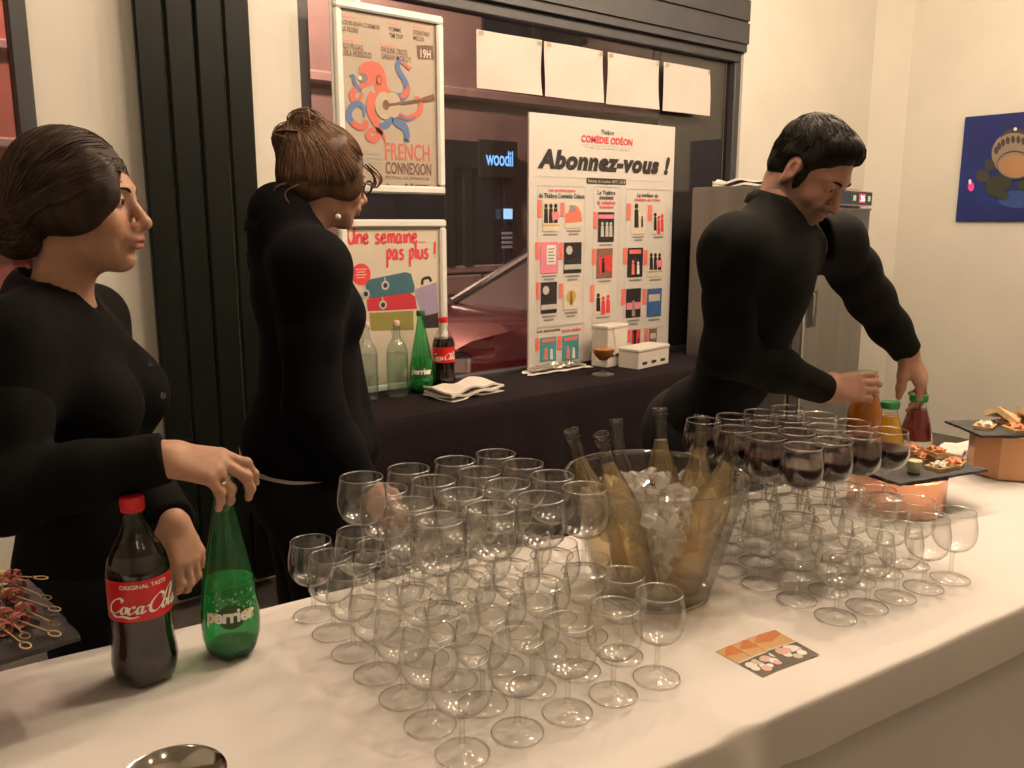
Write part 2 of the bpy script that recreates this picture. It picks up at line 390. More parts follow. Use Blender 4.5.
for s in (-1, 1):
    y0 = yc+s*hw*.66
    h = obj('headlight', MB().bevel_box((CX+.16, y0, .60), (.26, .42, .15), .03, rotz(s*.35)), M_chrome, car)
    obj('lens', MB().bevel_box((CX+.12, y0, .61), (.26, .44, .165), .035, rotz(s*.35)), M_lens, h)
    for q in (-.1, .08): obj('reflector', MB().lathe([(.02, 0), (.055, .04), (.06, .05)], (CX+.06+abs(q)*.1, y0+q, .60), 16, roty(-R(90))), M_chrome, h, True)
    obj('daylight_strip', MB().box((CX+.05, y0, .545), (.03, .36, .016), rotz(s*.35)), glow('daylight', (1, .95, .85), .7), h)
    s > 0 or obj('mirror', MB().ball((CX+1.35, yc+s*(hw+.12), 1.0), (.07, .12, .08)), M_car, car, True)
    for xw in (.75, 3.3): obj('wheel', MB().lathe([(.12, -.1), (.29, -.1), (.32, -.05), (.32, .05), (.29, .1), (.12, .1)], (CX+xw, yc+s*(hw-.1), .20), 24, rotx(R(90))), M_tyre, car, True)
obj('grille', MB().bevel_box((CX-.005, yc, .36), (.06, 1.0, .2), .02), M_shop, car)

# ------------------------------------------------------------------ radiator
M_rad = pm('black_enamel', (.005, .0065, .005), .42, var=.15, scale=8, spec=.2)
rad = thing('vertical_radiator', 'tall black vertical panel radiator on the cream pier between the windows', 'radiator', (1.195, WY-.07, .12))
x0, x1, n = .985, 1.405, 4; w = (x1-x0)/n
for k in range(n): obj('panel', MB().bevel_box((x0+w*(k+.5), WY-.085, 1.40), (w-.008, .03, 2.7), .006), M_rad, rad)
for zz in (.3, 2.6): obj('collector', MB().tube([(x0+.02, WY-.055, zz), (x1-.02, WY-.055, zz)], .018, 10), M_rad, rad, True)
for xx in (x0+.08, x1-.08):
    for zz in (.5, 2.4): obj('bracket', MB().box((xx, WY-.03, zz), (.03, .06, .03)), M_rad, rad)

# ------------------------------------------------------------------ window bench under a black cloth
BZ = .76
bt = thing('window_bench', 'low display bench under the shop window hidden by black cloth', 'bench', (2.5, 3.03, 0))
obj('top', MB().box((2.65, 3.0, BZ-.025), (2.3, .44, .03)), M_frame, bt)
for xx in (1.55, 3.72):
    for yy in (2.83, 3.18): obj('leg', MB().box((xx, yy, (BZ-.04)/2), (.05, .05, BZ-.04)), M_frame, bt)
nx, prof = 120, [(3.23, BZ-.002), (3.15, BZ), (2.95, BZ), (2.80, BZ), (2.765, BZ-.004), (2.752, BZ-.02), (2.748, BZ-.06), (2.745, .5), (2.74, .25), (2.735, .01)]
vv = []; ff = []
for i in range(nx+1):
    x = 1.47+2.36*i/nx
    for j, (y, z) in enumerate(prof):
        k = max(0, (BZ-z-.03))/BZ
        vv.append((x, y-.06*k*(.5+.5*math.sin(x*16+math.sin(x*5)*1.5)), z))
for i in range(nx):
    for j in range(len(prof)-1): a = i*len(prof)+j; ff.append((a, a+len(prof), a+len(prof)+1, a+1))
o = obj('black_tablecloth', (vv, ff), M_blackcloth, None, True); tag(o, 'black cloth covering the bench under the shop window', 'tablecloth')

# ------------------------------------------------------------------ steel fridge
M_steel = pm('brushed_steel', (.24, .225, .205), .40, .85, var=.10, scale=14, stretch=(1, 1, .05), bump=.02)
M_steel2 = pm('steel_trim', (.55, .53, .50), .25, 1.0, var=.06)
FA = R(11); FH = 1.685; F0 = V3(3.98, 2.47, 0)
fr = thing('steel_fridge', 'upright stainless steel fridge standing behind the man in the corner', 'fridge', F0, FA)
Rf = rotz(FA)
def floc(x, y, z): return F0+Rf @ V3(x, y, z)
FW, FD = .98, .66
obj('cabinet', MB().bevel_box(floc(FW/2, FD/2+.03, (FH+.08)/2), (FW, FD-.06, FH-.08), .008, Rf), M_steel, fr)
dr = obj('door', MB().bevel_box(floc(FW/2, .025, FH/2+.0), (FW-.004, .05, FH-.22), .008, Rf), M_steel, fr)
obj('door_edge', MB().bevel_box(floc(.012, -.004, FH/2), (.022, .012, FH-.22), .003, Rf), M_steel2, dr)
obj('handle_recess', MB().bevel_box(floc(.13, -.003, 1.05), (.10, .016, .2), .004, Rf), M_frame, dr)
obj('handle', MB().tube([floc(.10, -.004, .96), floc(.10, -.02, .98), floc(.10, -.02, 1.12), floc(.10, -.004, 1.14)], .008, 8), M_steel2, dr, True)
pn = obj('control_panel', MB().bevel_box(floc(FW/2, .025, FH-.055), (FW, .06, .085), .006, Rf), M_steel2, fr)
obj('display_bezel', MB().box(floc(FW-.23, -.007, FH-.055), (.30, .006, .06), Rf), M_frame, pn)
obj('display', MB().box(floc(FW-.20, -.0105, FH-.055), (.10, .004, .05), Rf), glow('red_display', (.55, .05, .08), .8), pn)
v, f = text2d('36', .02); v = fit2d(v, FW-.235, FH-.072, FW-.165, FH-.038)
obj('digits', ([floc(p[0], -.0135, p[1]) for p in v], f), glow('red_digits', (1, .55, .6), 2.5), pn)
for dx in (.33, .08): obj('indicator', MB().box(floc(FW-dx, -.0115, FH-.055), (.035, .004, .03), Rf), glow('green_led', (.35, .6, .3), .35), pn)
for x in (.05, FW-.05):
    for y in (.07, FD-.07): obj('foot', MB().lathe([(.02, 0), (.02, .05), (.012, .085)], floc(x, y, 0), 12), M_frame, fr, True)
obj('latch', MB().box(floc(FW+.02, .02, FH-.115), (.05, .02, .012), Rf), M_steel2, fr)
# ================================================================== posters, papers, picture
M_paper = pm('poster_paper', (.66, .62, .57), .6, var=.03, scale=6)
M_white_frame = pm('white_snap_frame', (.80, .79, .74), .35, var=.04, scale=10, coat=.3)
C_red = flat('print_red', (.72, .06, .07)); C_blk = flat('print_black', (.025, .02, .02)); C_pink = flat('print_pink', (.80, .25, .32))
C_grey = flat('print_grey', (.30, .27, .25)); C_cream = flat('print_cream', (.72, .64, .52)); C_gold = flat('print_gold', (.62, .42, .08))
C_teal = flat('print_teal', (.07, .30, .33)); C_blue = flat('print_blue', (.05, .12, .30)); C_line = flat('print_line', (.55, .52, .47))
C_coral = flat('print_coral', (.83, .20, .15)); C_oblue = flat('print_oct_blue', (.14, .24, .50)); C_brown = flat('print_brown', (.25, .12, .09))
C_tealbag = flat('print_bag_teal', (.045, .13, .17)); C_redbag = flat('print_bag_red', (.55, .035, .05)); C_olive = flat('print_bag_olive', (.27, .24, .06)); C_lil = flat('print_lilac', (.34, .28, .42))
C_white = flat('print_white', (.85, .83, .8)); C_palepink = flat('print_pale_pink', (.85, .42, .36)); C_sand = flat('print_sand', (.66, .54, .42)); C_purple = flat('print_purple', (.28, .10, .34))

class Panel:
    def __init__(s, parent, Y): s.p = parent; s.Y = Y; s.n = 0
    def P(s, x, y): q = atY(x, y, s.Y); return np.array([q[0], q[2]])
    def put(s, name, v, f, mat, layer=1):
        s.n += 1; return obj(name, ([(a[0], s.Y-.0012*layer-.000022*(s.n % 45), a[1]) for a in v], f), mat, s.p)
    def poly(s, name, pts, mat, layer=1): v = np.array([s.P(*p) for p in pts]); return s.put(name, v, [tuple(range(len(v)))], mat, layer)
    def quad(s, name, x0, y0, x1, y1, mat, layer=1):
        a, b = s.P(x0, y0), V3(s.P(x1, y1)[0], s.P(x0, y1)[1]); return s.put(name, *rect2d(a[0], b[1], b[0], a[1]), mat, layer)
    def text(s, body, x0, y0, x1, y1, mat, layer=2, bold=.0, shear=0, name='lettering', space=1.04):
        a, b = s.P(x0, y0), V3(s.P(x1, y1)[0], s.P(x0, y1)[1]); v, f = text2d(body, bold, shear, space); return s.put(name, fit2d(v, a[0], b[1], b[0], a[1]), f, mat, layer)
    def stroke(s, name, pts, w, mat, layer=2, n=6):
        pth = spline([s.P(*p) for p in pts], n); k = np.linspace(0, 1, len(pth))
        ww = np.interp(k, np.linspace(0, 1, len(w)), w) if not np.isscalar(w) else w
        return s.put(name, *ribbon2d(pth, ww), mat, layer)
    def disc(s, name, x, y, r, mat, layer=2, ry=None, n=24): return s.put(name, *disc2d(s.P(x, y), r, ry or r, n), mat, layer)

def rounded_frame(parent, x0, x1, z0, z1, Y, w=.035, t=.022, mat=None):
    """four mitred bars of a snap frame with soft noses"""
    for (ax, az, bx, bz) in ((x0, z1, x1, z1), (x0, z0, x1, z0), (x0, z0, x0, z1), (x1, z0, x1, z1)):
        hor = az == bz; c = ((ax+bx)/2, Y-t/2, (az+bz)/2)
        size = (abs(bx-ax)+w if hor else w, t, w if hor else abs(bz-az)-w)
        obj('frame_bar', MB().bevel_box(c, size, .008), mat or M_white_frame, parent)

# ---- octopus concert poster in a white frame
PY = 3.22
p1 = thing('framed_concert_poster', 'white framed concert poster with a red octopus playing guitar, hanging in the window', 'poster', (2.0, PY, 1.62))
obj('backing', MB().box((1.998, PY+.004, 1.99), (.54, .006, .74)), M_white_frame, p1)
a = Panel(p1, PY)
obj('sheet', MB().box((1.998, PY-.0005, 1.99), (.50, .001, .70)), pm('concert_poster_paper', (.60, .50, .41), .5, var=.03, scale=5), p1)
rounded_frame(p1, 1.754, 2.242, 1.634, 2.345, PY)
def z1(x, y): return (330+x/6.983, y/6.983)
def z2(x, y): return (330+x/6.983, 90+y/6.983)
def tx(body, b, mat, zz=z1, **k): q = zz(b[0], b[1]); r = zz(b[2], b[3]); a.text(body, q[0], q[1], r[0], r[1], mat, **k)
for b in ((70, 92, 180, 112), (405, 143, 500, 165), (578, 165, 670, 186), (72, 255, 185, 275), (345, 292, 455, 312)):
    q = z1(b[0], b[1]); r = z1(b[2], b[3]); a.quad('date_tag', q[0], q[1], r[0], r[1], C_palepink, 2)
for body, b in (('LOUIS-JEAN CORMIER', (78, 135, 345, 178)), ('LA FELINE', (78, 180, 195, 215)), ('POMME', (410, 185, 495, 215)), ('TIM DUP', (412, 228, 508, 262)), ('STORNOWAY', (580, 208, 695, 242)), ('MELISS', (580, 248, 655, 280)), ('KLO PELGAG', (82, 295, 228, 335)), ('LEILA HUISSOUD', (85, 340, 288, 385)), ('PAULINE CROZE', (358, 325, 538, 365)), ('SARAH MCKOY', (358, 370, 565, 412))):
    tx(body, b, C_brown, bold=.01)
a.stroke('badge', [z1(607, 365), z1(720, 368)], [.055, .058, .055], C_brown, 2)
tx('19H', (628, 342, 700, 402), C_white, layer=3, bold=.02)
tx('FRENCH', (382, 365, 695, 485), C_coral, z2, bold=.01); tx('CONNEXION', (385, 500, 705, 585), C_brown, z2, bold=.02); tx('FESTIVAL DE DIMANCHE', (388, 600, 690, 620), C_brown, z2)
for k, y in enumerate((430, 462, 492)): a.quad('small_print', *z2(215, y), *z2(355, y+14), C_line, 2)
for x in (400, 530, 570): a.disc('logo', *z2(x, 665), .008, C_brown)
a.quad('small_print', *z2(590, 660), *z2(685, 674), C_brown, 2)
# the octopus: head, arms, guitar
a.poly('octopus_head', [z1(*q) for q in ((200, 500), (205, 465), (235, 435), (290, 425), (340, 440), (372, 480), (390, 540), (395, 600), (420, 640), (460, 655), (440, 690), (380, 690), (330, 740), (300, 768), (268, 768), (280, 700), (320, 640), (310, 590), (260, 560), (215, 545))], C_coral, 2)
a.stroke('octopus_arm', [z1(420, 660), z1(490, 680), z1(535, 640), z1(520, 570), z1(480, 500), z1(470, 450), z1(500, 430), z1(540, 470), z1(545, 495)], [.03, .034, .03, .026, .024, .022, .016, .010, .005], C_oblue, 3)
a.stroke('octopus_arm_top', [z1(490, 682), z1(532, 645), z1(540, 600)], [.02, .025, .01], C_coral, 4)
a.stroke('octopus_arm_tip', [z1(490, 440), z1(515, 445), z1(540, 475), z1(560, 480), z1(558, 460)], [.006, .014, .01, .007, .004], C_coral, 4)
a.stroke('octopus_arm', [z1(300, 575), z1(220, 600), z1(160, 640), z1(155, 690), z1(200, 700), z1(225, 650)], [.014, .022, .026, .026, .018, .012], C_coral, 3)
a.stroke('octopus_arm', [z1(215, 640), z1(180, 600), z1(165, 560), z1(160, 530), z1(140, 530), z1(142, 545)], [.014, .018, .016, .012, .007, .004], C_oblue, 3)
a.stroke('octopus_arm', [z2(235, 190), z2(235, 130), z2(190, 95), z2(140, 130), z2(130, 190), z2(165, 235)], [.008, .02, .026, .026, .028, .026], C_oblue, 3)
a.stroke('octopus_arm', [z2(150, 225), z2(200, 258), z2(245, 245), z2(250, 210)], [.024, .027, .027, .02], C_coral, 4)
a.stroke('octopus_arm', [z2(300, 20), z2(278, 90), z2(285, 160), z2(320, 230), z2(345, 290), z2(310, 345), z2(265, 330), z2(275, 285), z2(330, 280), z2(370, 320), z2(385, 362)], [.034, .036, .036, .036, .032, .028, .024, .02, .02, .014, .006], C_coral, 3)
a.stroke('octopus_arm', [z2(340, 250), z2(390, 245), z2(430, 190), z2(470, 230), z2(520, 265), z2(535, 330), z2(520, 350), z2(555, 358)], [.018, .03, .036, .036, .034, .026, .014, .005], C_oblue, 3)
a.stroke('octopus_arm', [z2(470, 170), z2(540, 200), z2(610, 165), z2(632, 110), z2(615, 65), z2(590, 60)], [.02, .026, .026, .024, .022, .014], C_coral, 3)
a.stroke('octopus_arm_shade', [z2(480, 180), z2(540, 208), z2(590, 190)], [.008, .012, .006], C_oblue, 4)
a.disc('octopus_eye', *z1(228, 545), .020, C_grey, 4); a.disc('octopus_eye', *z1(205, 545), .009, C_white, 4); a.disc('octopus_siphon', *z1(338, 560), .014, C_brown, 4, ry=.02); a.disc('octopus_siphon_hole', *z1(338, 560), .009, C_coral, 5, ry=.014)
a.disc('guitar_body', *z2(435, 105), .038, C_sand, 5, ry=.052); a.disc('guitar_body', *z2(375, 110), .045, C_sand, 5, ry=.055)
a.disc('guitar_hole', *z2(385, 105), .016, C_brown, 6, ry=.02)
a.stroke('guitar_neck', [z2(395, 108), z2(640, 72)], .012, C_brown, 6); a.stroke('guitar_head', [z2(640, 72), z2(722, 50)], [.02, .026], C_brown, 6)
obj('cover_sheet', MB().box((1.998, PY-.011, 1.99), (.48, .0008, .69)), thin('poster_acrylic', (.98, .98, .97), (.7, .7, .7), .05, .02), p1)

# ---- "Une semaine... pas plus !" in a white frame
p2 = thing('framed_show_poster', 'white framed poster with red handwriting and stacked suitcases standing on the bench', 'poster', (1.995, PY, .77))
obj('sheet', MB().box((1.993, PY-.0005, 1.14), (.53, .002, .72)), pm('show_poster_paper', (.66, .58, .47), .5, var=.03, scale=5), p2)
rounded_frame(p2, 1.746, 2.244, .785, 1.492, PY)
a = Panel(p2, PY)
def z3(x, y): return (330+x/6.4, 215+y/6.4)
tb = lambda body, b, mat, **k: a.text(body, *z3(b[0], b[1]), *z3(b[2], b[3]), mat, **k)
# handwriting drawn as pen strokes
def hand(letters, x0, y0, x1, y1, w, mat):
    """letters: list of strokes in a 0..W x -0.5..1.6 space"""
    allp = np.vstack([np.array(s) for s in letters]); mn, mx = allp.min(0), allp.max(0); A, B = a.P(*z3(x0, y0)), a.P(*z3(x1, y1)); mb = MB()
    for s in letters:
        q = (np.array(s, float)-mn)/(mx-mn)*np.array([B[0]-A[0], A[1]-B[1]])+np.array([A[0], B[1]])
        v, f = ribbon2d(spline(q, 5) if len(q) > 2 else q, w); mb.add([(p[0], PY-.003-.00003*len(mb.f)/9, p[1]) for p in v], f)
    obj('handwriting', mb, mat, p2)
def off(st, dx): return [[(x+dx, y) for x, y in s] for s in st]
Ls = {'U': [[(.1, 1.6), (.05, .6), (.3, 0), (.65, .3), (.75, 1.5)], [(.75, .6), (.78, 0)]], 'n': [[(.05, .8), (.08, 0)], [(.08, .4), (.3, .8), (.5, .6), (.52, 0)]], 'e': [[(.05, .4), (.45, .5), (.35, .8), (.08, .6), (.1, .1), (.35, 0), (.55, .2)]],
      's': [[(.5, .75), (.2, .75), (.15, .5), (.45, .3), (.35, 0), (.02, .05)]], 'm': [[(.05, .8), (.08, 0)], [(.08, .4), (.25, .8), (.4, .6), (.4, 0)], [(.4, .4), (.58, .8), (.75, .6), (.76, 0)]], 'a': [[(.5, .75), (.2, .75), (.05, .3), (.2, 0), (.45, .3), (.5, .75)], [(.5, .75), (.52, .1), (.62, 0)]],
      'i': [[(.1, .8), (.12, 0)], [(.12, 1.1), (.14, 1.2)]], '.': [[(.1, 0), (.14, .06)]], 'p': [[(.1, .8), (.05, -.7)], [(.08, .5), (.35, .85), (.5, .5), (.3, .05), (.08, .15)]], 'l': [[(.15, 1.5), (.1, .3), (.2, 0)]], 'u': [[(.05, .8), (.08, .1), (.3, 0), (.5, .4), (.52, .8)], [(.52, .5), (.55, 0)]], '!': [[(.2, 1.4), (.12, .35)], [(.1, .05), (.13, .1)]], ' ': []}
def word(wd, gap=.16):
    x = 0; o = []
    for ch in wd:
        st = Ls[ch]; o += off(st, x); x += (max(p[0] for s in st for p in s) if st else .35)+gap
    return o
hand(word('Une semaine...'), 108, 65, 605, 175, .011, C_red); hand(word('pas plus !'), 360, 170, 672, 325, .011, C_red)
a.disc('red_sticker', *z3(198, 380), .046, C_red, 2)
for k, y in enumerate((345, 362, 380, 397)): a.quad('sticker_text', *z3(160+(k % 2)*8, y), *z3(232-(k % 2)*10, y+8), C_palepink, 3)
a.poly('suitcase_teal', [z3(*q) for q in ((220, 450), (250, 412), (480, 365), (515, 375), (540, 460), (535, 495), (240, 532), (222, 500))], C_tealbag, 3)
a.poly('suitcase_red', [z3(*q) for q in ((232, 545), (270, 525), (420, 505), (490, 482), (545, 525), (555, 600), (240, 615))], C_redbag, 2)
a.poly('suitcase_olive', [z3(*q) for q in ((250, 625), (530, 612), (535, 735), (260, 740))], C_olive, 2)
a.poly('suitcase_lilac', [z3(*q) for q in ((540, 475), (680, 430), (692, 640), (590, 650), (545, 520))], C_lil, 2)
a.stroke('suitcase_handle', [z3(588, 445), z3(592, 412), z3(630, 400), z3(645, 425)], .012, C_blk, 3)
a.poly('suitcase_dark', [z3(*q) for q in ((580, 650), (690, 625), (695, 720), (600, 725))], C_blk, 2)
for (x, y) in ((350, 450), (335, 575), (225, 505)): a.disc('luggage_tag', *z3(x, y), .020, C_line, 4, n=12); a.disc('luggage_tag_centre', *z3(x, y), .011, C_blk, 5, n=12); a.stroke('luggage_tag_string', [z3(x-4, y-50), z3(x, y-20)], .006, C_line, 4)

# ---- the big subscription poster
AY = 3.25
p3 = thing('subscription_poster', 'large white theatre subscription poster with rows of small show pictures, leaning at the window', 'poster', (3.32, AY, .765))
x0, x1, zb, zt = 2.787, 3.855, .768, 2.015
obj('board', MB().box(((x0+x1)/2, AY+.006, (zb+zt)/2), (x1-x0, .011, zt-zb)), M_paper, p3)
a = Panel(p3, AY)
def q4(x, y): return (525+x/5.69, 105+y/5.69)
def q5(x, y): return (525+x/4.955, 230+y/4.955)
T4 = lambda body, b, mat, **k: a.text(body, *q4(b[0], b[1]), *q4(b[2], b[3]), mat, **k)
T5 = lambda body, b, mat, **k: a.text(body, *q5(b[0], b[1]), *q5(b[2], b[3]), mat, **k)
T4('Théâtre', (432, 140, 505, 166), C_blk, bold=.01, shear=.1); T4('COMÉDIE ODÉON', (320, 160, 610, 210), C_red, bold=.03)
a.quad('rule', *q4(325, 143), *q4(420, 145), C_line); a.quad('rule', *q4(515, 158), *q4(610, 160), C_line); a.quad('rule', *q4(325, 222), *q4(610, 224), C_line)
T4('LE CENTRE', (345, 232, 590, 244), C_line)
T4('Abonnez-vous !', (70, 243, 822, 362), C_blk, bold=.058, shear=.22, space=1.10)
a.quad('rule', *q4(68, 404), *q4(815, 406), C_line); a.quad('banner', *q4(350, 413), *q4(572, 446), C_blk, 2); T4('Extraits de la saison 2017 / 2018', (358, 422, 566, 440), C_cream, layer=3)
a.poly('banner_point', [q4(452, 445), q4(472, 445), q4(462, 456)], C_blk, 2)
T4('Les productions', (132, 472, 285, 498), C_red, bold=.02, shear=.1); T4('du Théâtre Comédie Odéon', (78, 500, 335, 528), C_blk, bold=.02)
for k, (s, m) in enumerate((('Le Théâtre', C_blk), ('soutient', C_blk), ('la création', C_red), ('lyonnaise', C_red))): T4(s, (412+k % 2*10, 485+28*k, 512-k % 2*10, 509+28*k), m, bold=.02)
T4('Le meilleur du', (638, 500, 755, 524), C_blk, bold=.02); T4('théâtre parisien', (622, 528, 768, 552), C_red, bold=.02, shear=.1)
T5('Les spectacles', (58, 495, 172, 514), C_blk, bold=.02); T5('jeune public', (182, 490, 275, 512), C_red, bold=.02, shear=.1)
def outline(b):
    A = a.P(b[0], b[1]); B = a.P(b[2], b[3]); w = .003
    for r in ((A[0], A[1]-w, B[0], A[1]), (A[0], B[1], B[0], B[1]+w), (A[0], B[1], A[0]+w, A[1]), (B[0]-w, B[1], B[0], A[1])): a.put('box_rule', *rect2d(*r), C_line, 1)
outline((*q4(72, 455), 583, 324)); outline((*q4(392, 462), 617, 321)); outline((*q4(575, 475), 668, 326)); outline((537, 327, 583, 366))
def cover(b, base, kind):
    """one show picture: base colour plus simple figures"""
    x0, y0, x1, y1 = b; w, h = x1-x0, y1-y0
    a.quad('show_picture', x0, y0, x1, y1, base, 2); a.quad('picture_tag', x0-4.6, y0, x0-1.2, y0+h*.55, C_coral, 2)
    fx_ = lambda u, v: (x0+u*w, y0+v*h)
    def fig(u, v, s, m): a.disc('printed_figure', *fx_(u, v-.16*s), .012*s, m, 3, n=10); a.poly('printed_figure', [fx_(u-.13*s, v+.38*s), fx_(u-.11*s, v-.08*s), fx_(u+.11*s, v-.08*s), fx_(u+.13*s, v+.38*s)], m, 3)
    if kind == 'group':
        for u in (.2, .5, .8): fig(u, .35, 1, C_blk)
        a.quad('printed_band', *fx_(.0, .78), *fx_(1, .82), C_gold, 4); a.poly('printed_shape', [fx_(.55, .4), fx_(1, .35), fx_(1, .6), fx_(.6, .65)], C_pink, 4)
    elif kind == 'car': a.poly('printed_shape', [fx_(0, .45), fx_(.15, .4), fx_(.3, .15), fx_(.75, .15), fx_(.95, .4), fx_(1, .75), fx_(0, .8)], C_coral, 3); a.quad('printed_shape', *fx_(.25, .1), *fx_(.6, .35), C_grey, 4)
    elif kind == 'trio':
        a.quad('printed_band', *fx_(0, .08), *fx_(1, .22), C_pink, 3)
        for u in (.25, .55, .8): fig(u, .52, .8, C_line)
    elif kind == 'man': fig(.35, .3, 1.3, C_blk); fig(.78, .55, .6, C_blk)
    elif kind == 'page': a.quad('printed_shape', *fx_(.35, .1), *fx_(.85, .72), C_white, 3); [a.quad('printed_line', *fx_(.42, .2+.1*k), *fx_(.78-.06*(k % 2), .24+.1*k), C_grey, 4) for k in range(5)]
    elif kind == 'face': a.disc('printed_shape', *fx_(.3, .25), .022, C_line, 3); a.quad('printed_band', *fx_(0, .72), *fx_(1, .88), C_line, 3)
    elif kind == 'red': a.poly('printed_shape', [fx_(.1, .3), fx_(1, .2), fx_(1, .8), fx_(.5, .7), fx_(.2, .9)], C_red, 3); fig(.4, .5, .8, C_blk)
    elif kind == 'gold': a.disc('printed_shape', *fx_(.5, .5), .034, C_gold, 3); fig(.5, .5, .8, C_brown)
    elif kind == 'couple': fig(.2, .5, 1, C_blk); fig(.5, .6, 1, C_red); fig(.8, .55, 1, C_red)
    elif kind == 'half': a.quad('printed_shape', *fx_(0, .48), *fx_(1, .72), C_pink, 3); fig(.5, .6, .9, C_grey)
    elif kind == 'blue': a.quad('printed_shape', *fx_(.1, .2), *fx_(.9, .45), C_line, 3)
    elif kind == 'kids': fig(.35, .6, .8, C_coral); fig(.7, .62, .7, C_white); a.quad('printed_band', *fx_(.1, .06), *fx_(.9, .2), C_coral, 3)
    cx, n = (x0+x1)/2, w*.42
    for k in range(2 if kind in ('car', 'page', 'face', 'gold', 'man', 'half') else 1): a.quad('caption', cx-n*(1-.3*k), y1+2.2+3.2*k, cx+n*(1-.3*k), y1+3.6+3.2*k, C_grey, 2)
for b, c, k in (((542.2, 200, 558.4, 231.5), C_cream, 'group'), ((565, 202.5, 581.6, 228), C_cream, 'car'), ((598, 212, 613.4, 242), C_blk, 'trio'), ((631.3, 203.4, 644.5, 234), C_cream, 'man'), ((652.4, 205, 663.8, 234), C_cream, 'couple'),
                ((540.1, 242.1, 557.7, 273.4), C_pink, 'page'), ((563.7, 242.5, 580.9, 273.4), C_blk, 'face'), ((596.6, 248.6, 611.8, 278.4), C_brown, 'red'), ((627.5, 248, 642, 277.4), C_blk, 'kids'), ((648, 250, 661.8, 277), C_cream, 'group'),
                ((540.7, 282.5, 556.3, 313.8), C_blk, 'face'), ((563.3, 283.5, 578, 310), C_cream, 'gold'), ((594.6, 285.5, 610.8, 314.8), C_cream, 'couple'), ((626, 289, 640, 318), C_blk, 'half'), ((647, 289, 660.6, 317), C_blue, 'blue'),
                ((540, 338, 555.7, 362), C_teal, 'kids'), ((562, 336, 578, 361), C_teal, 'kids'), ((631.4, 330, 639.6, 351), C_red, 'man'), ((649, 329, 656, 351), C_brown, 'blue')):
    cover(b, c, k)
T5('Autour', (328, 475, 365, 495), C_red)

# ---- four white sheets taped on the glass
GY = WY+.005
for k, (xa, xb, nm) in enumerate(((2.50, 2.893, 'leftmost'), (2.914, 3.314, 'second from the left'), (3.346, 3.746, 'third from the left'), (3.785, 4.19, 'rightmost'))):
    xa, xb = xa*GY/3.29, xb*GY/3.29; vv = []; ff = []; nx, nz = 12, 10
    for i in range(nx+1):
        for j in range(nz+1):
            u, w = i/nx, j/nz; vv.append((xa+(xb-xa)*u, GY-.004-.006*math.sin(u*5+k*2)*math.sin(w*4+k)-.010*(1-w)**3*u, 2.110+.2585*w))
    for i in range(nx):
        for j in range(nz): q = i*(nz+1)+j; ff.append((q, q+nz+1, q+nz+2, q+1))
    pg = thing('paper_sheet', f'blank white paper sheet taped high on the window glass, {nm} of four', 'paper', ((xa+xb)/2, GY, 2.102), 0, 'paper sheets taped on the window')
    obj('sheet', (vv, ff), pm('thin_paper', (.62, .56, .51), .8, var=.03, scale=9), pg, True)
    for xx in (xa+.02, xb-.02): obj('tape', MB().box((xx, GY-.014, 2.352), (.03, .0006, .02), rotz(.02)), thin('clear_tape', (.9, .88, .82), (.6, .6, .55)), pg)

# ---- blue picture on the right wall
bp = thing('blue_wall_picture', 'frameless blue picture with a round domed building, hanging on the right wall', 'picture', (WX-.02, 2.2, 1.503))
yA, yB = float(atX(965, 117, WX-.03)[1])-.0, 1.75
zt = float(atX(965, 117, WX-.03)[2])
obj('panel', MB().bevel_box((WX-.015, (yA+yB)/2, (1.503+zt)/2), (.028, yA-yB, zt-1.503), .003), pm('picture_blue', (.011, .013, .105), .45, var=.25, scale=3, col2=(.012, .030, .19)), bp)
XP = WX-.0305
def q8(x, y): q = atX(940+x/5.119, 90+y/5.119, XP); return q
PN = [0]
def pput(name, pts, mat, layer=1): PN[0] += 1; obj(name, ([(XP-.0012*layer-.000025*(PN[0] % 40), p[1], p[2]) for p in pts], [tuple(range(len(pts)))]), mat, bp)
C_stone = flat('picture_stone', (.28, .21, .16)); C_stone2 = flat('picture_dark_stone', (.055, .045, .04)); C_plaza = flat('picture_plaza', (.40, .22, .11)); C_tree = flat('picture_tree', (.030, .036, .024)); C_sky2 = flat('picture_light_blue', (.025, .065, .24))
def pdisc(name, x, y, rx, ry, mat, layer, n=28, a0=0, a1=360, wob=0): pput(name, [q8(x+rx*(1+wob*math.sin(i*2.7))*math.cos(R(a0+(a1-a0)*i/n)), y-ry*(1+wob*math.sin(i*2.7))*math.sin(R(a0+(a1-a0)*i/n))) for i in range(n)], mat, layer)
pdisc('printed_sky_glow', 390, 560, 90, 45, C_sky2, 1)
pdisc('printed_building', 385, 330, 120, 118, C_stone, 2); pdisc('printed_roof', 385, 250, 75, 52, C_stone2, 3); pdisc('printed_front', 385, 262, 78, 42, C_stone, 4)
for k in range(9):
    an = R(35+15*k); pdisc('printed_arch', 385+105*math.cos(an), 350-95*math.sin(an)*1.02, 11, 20, C_stone2, 5, 10)
for (x, y, rx, ry) in ((255, 385, 26, 30), (220, 440, 36, 34), (280, 495, 48, 52), (330, 470, 40, 45), (320, 540, 34, 22), (430, 490, 36, 26)): pdisc('printed_tree', x, y, rx, ry, C_tree if x > 230 else C_stone2, 4, 20, wob=.12)
pdisc('printed_ring', 385, 385, 92, 75, C_stone2, 6); pdisc('printed_ring_rim', 385, 385, 88, 66, C_stone, 7); pdisc('printed_plaza', 390, 387, 84, 52, C_plaza, 8)
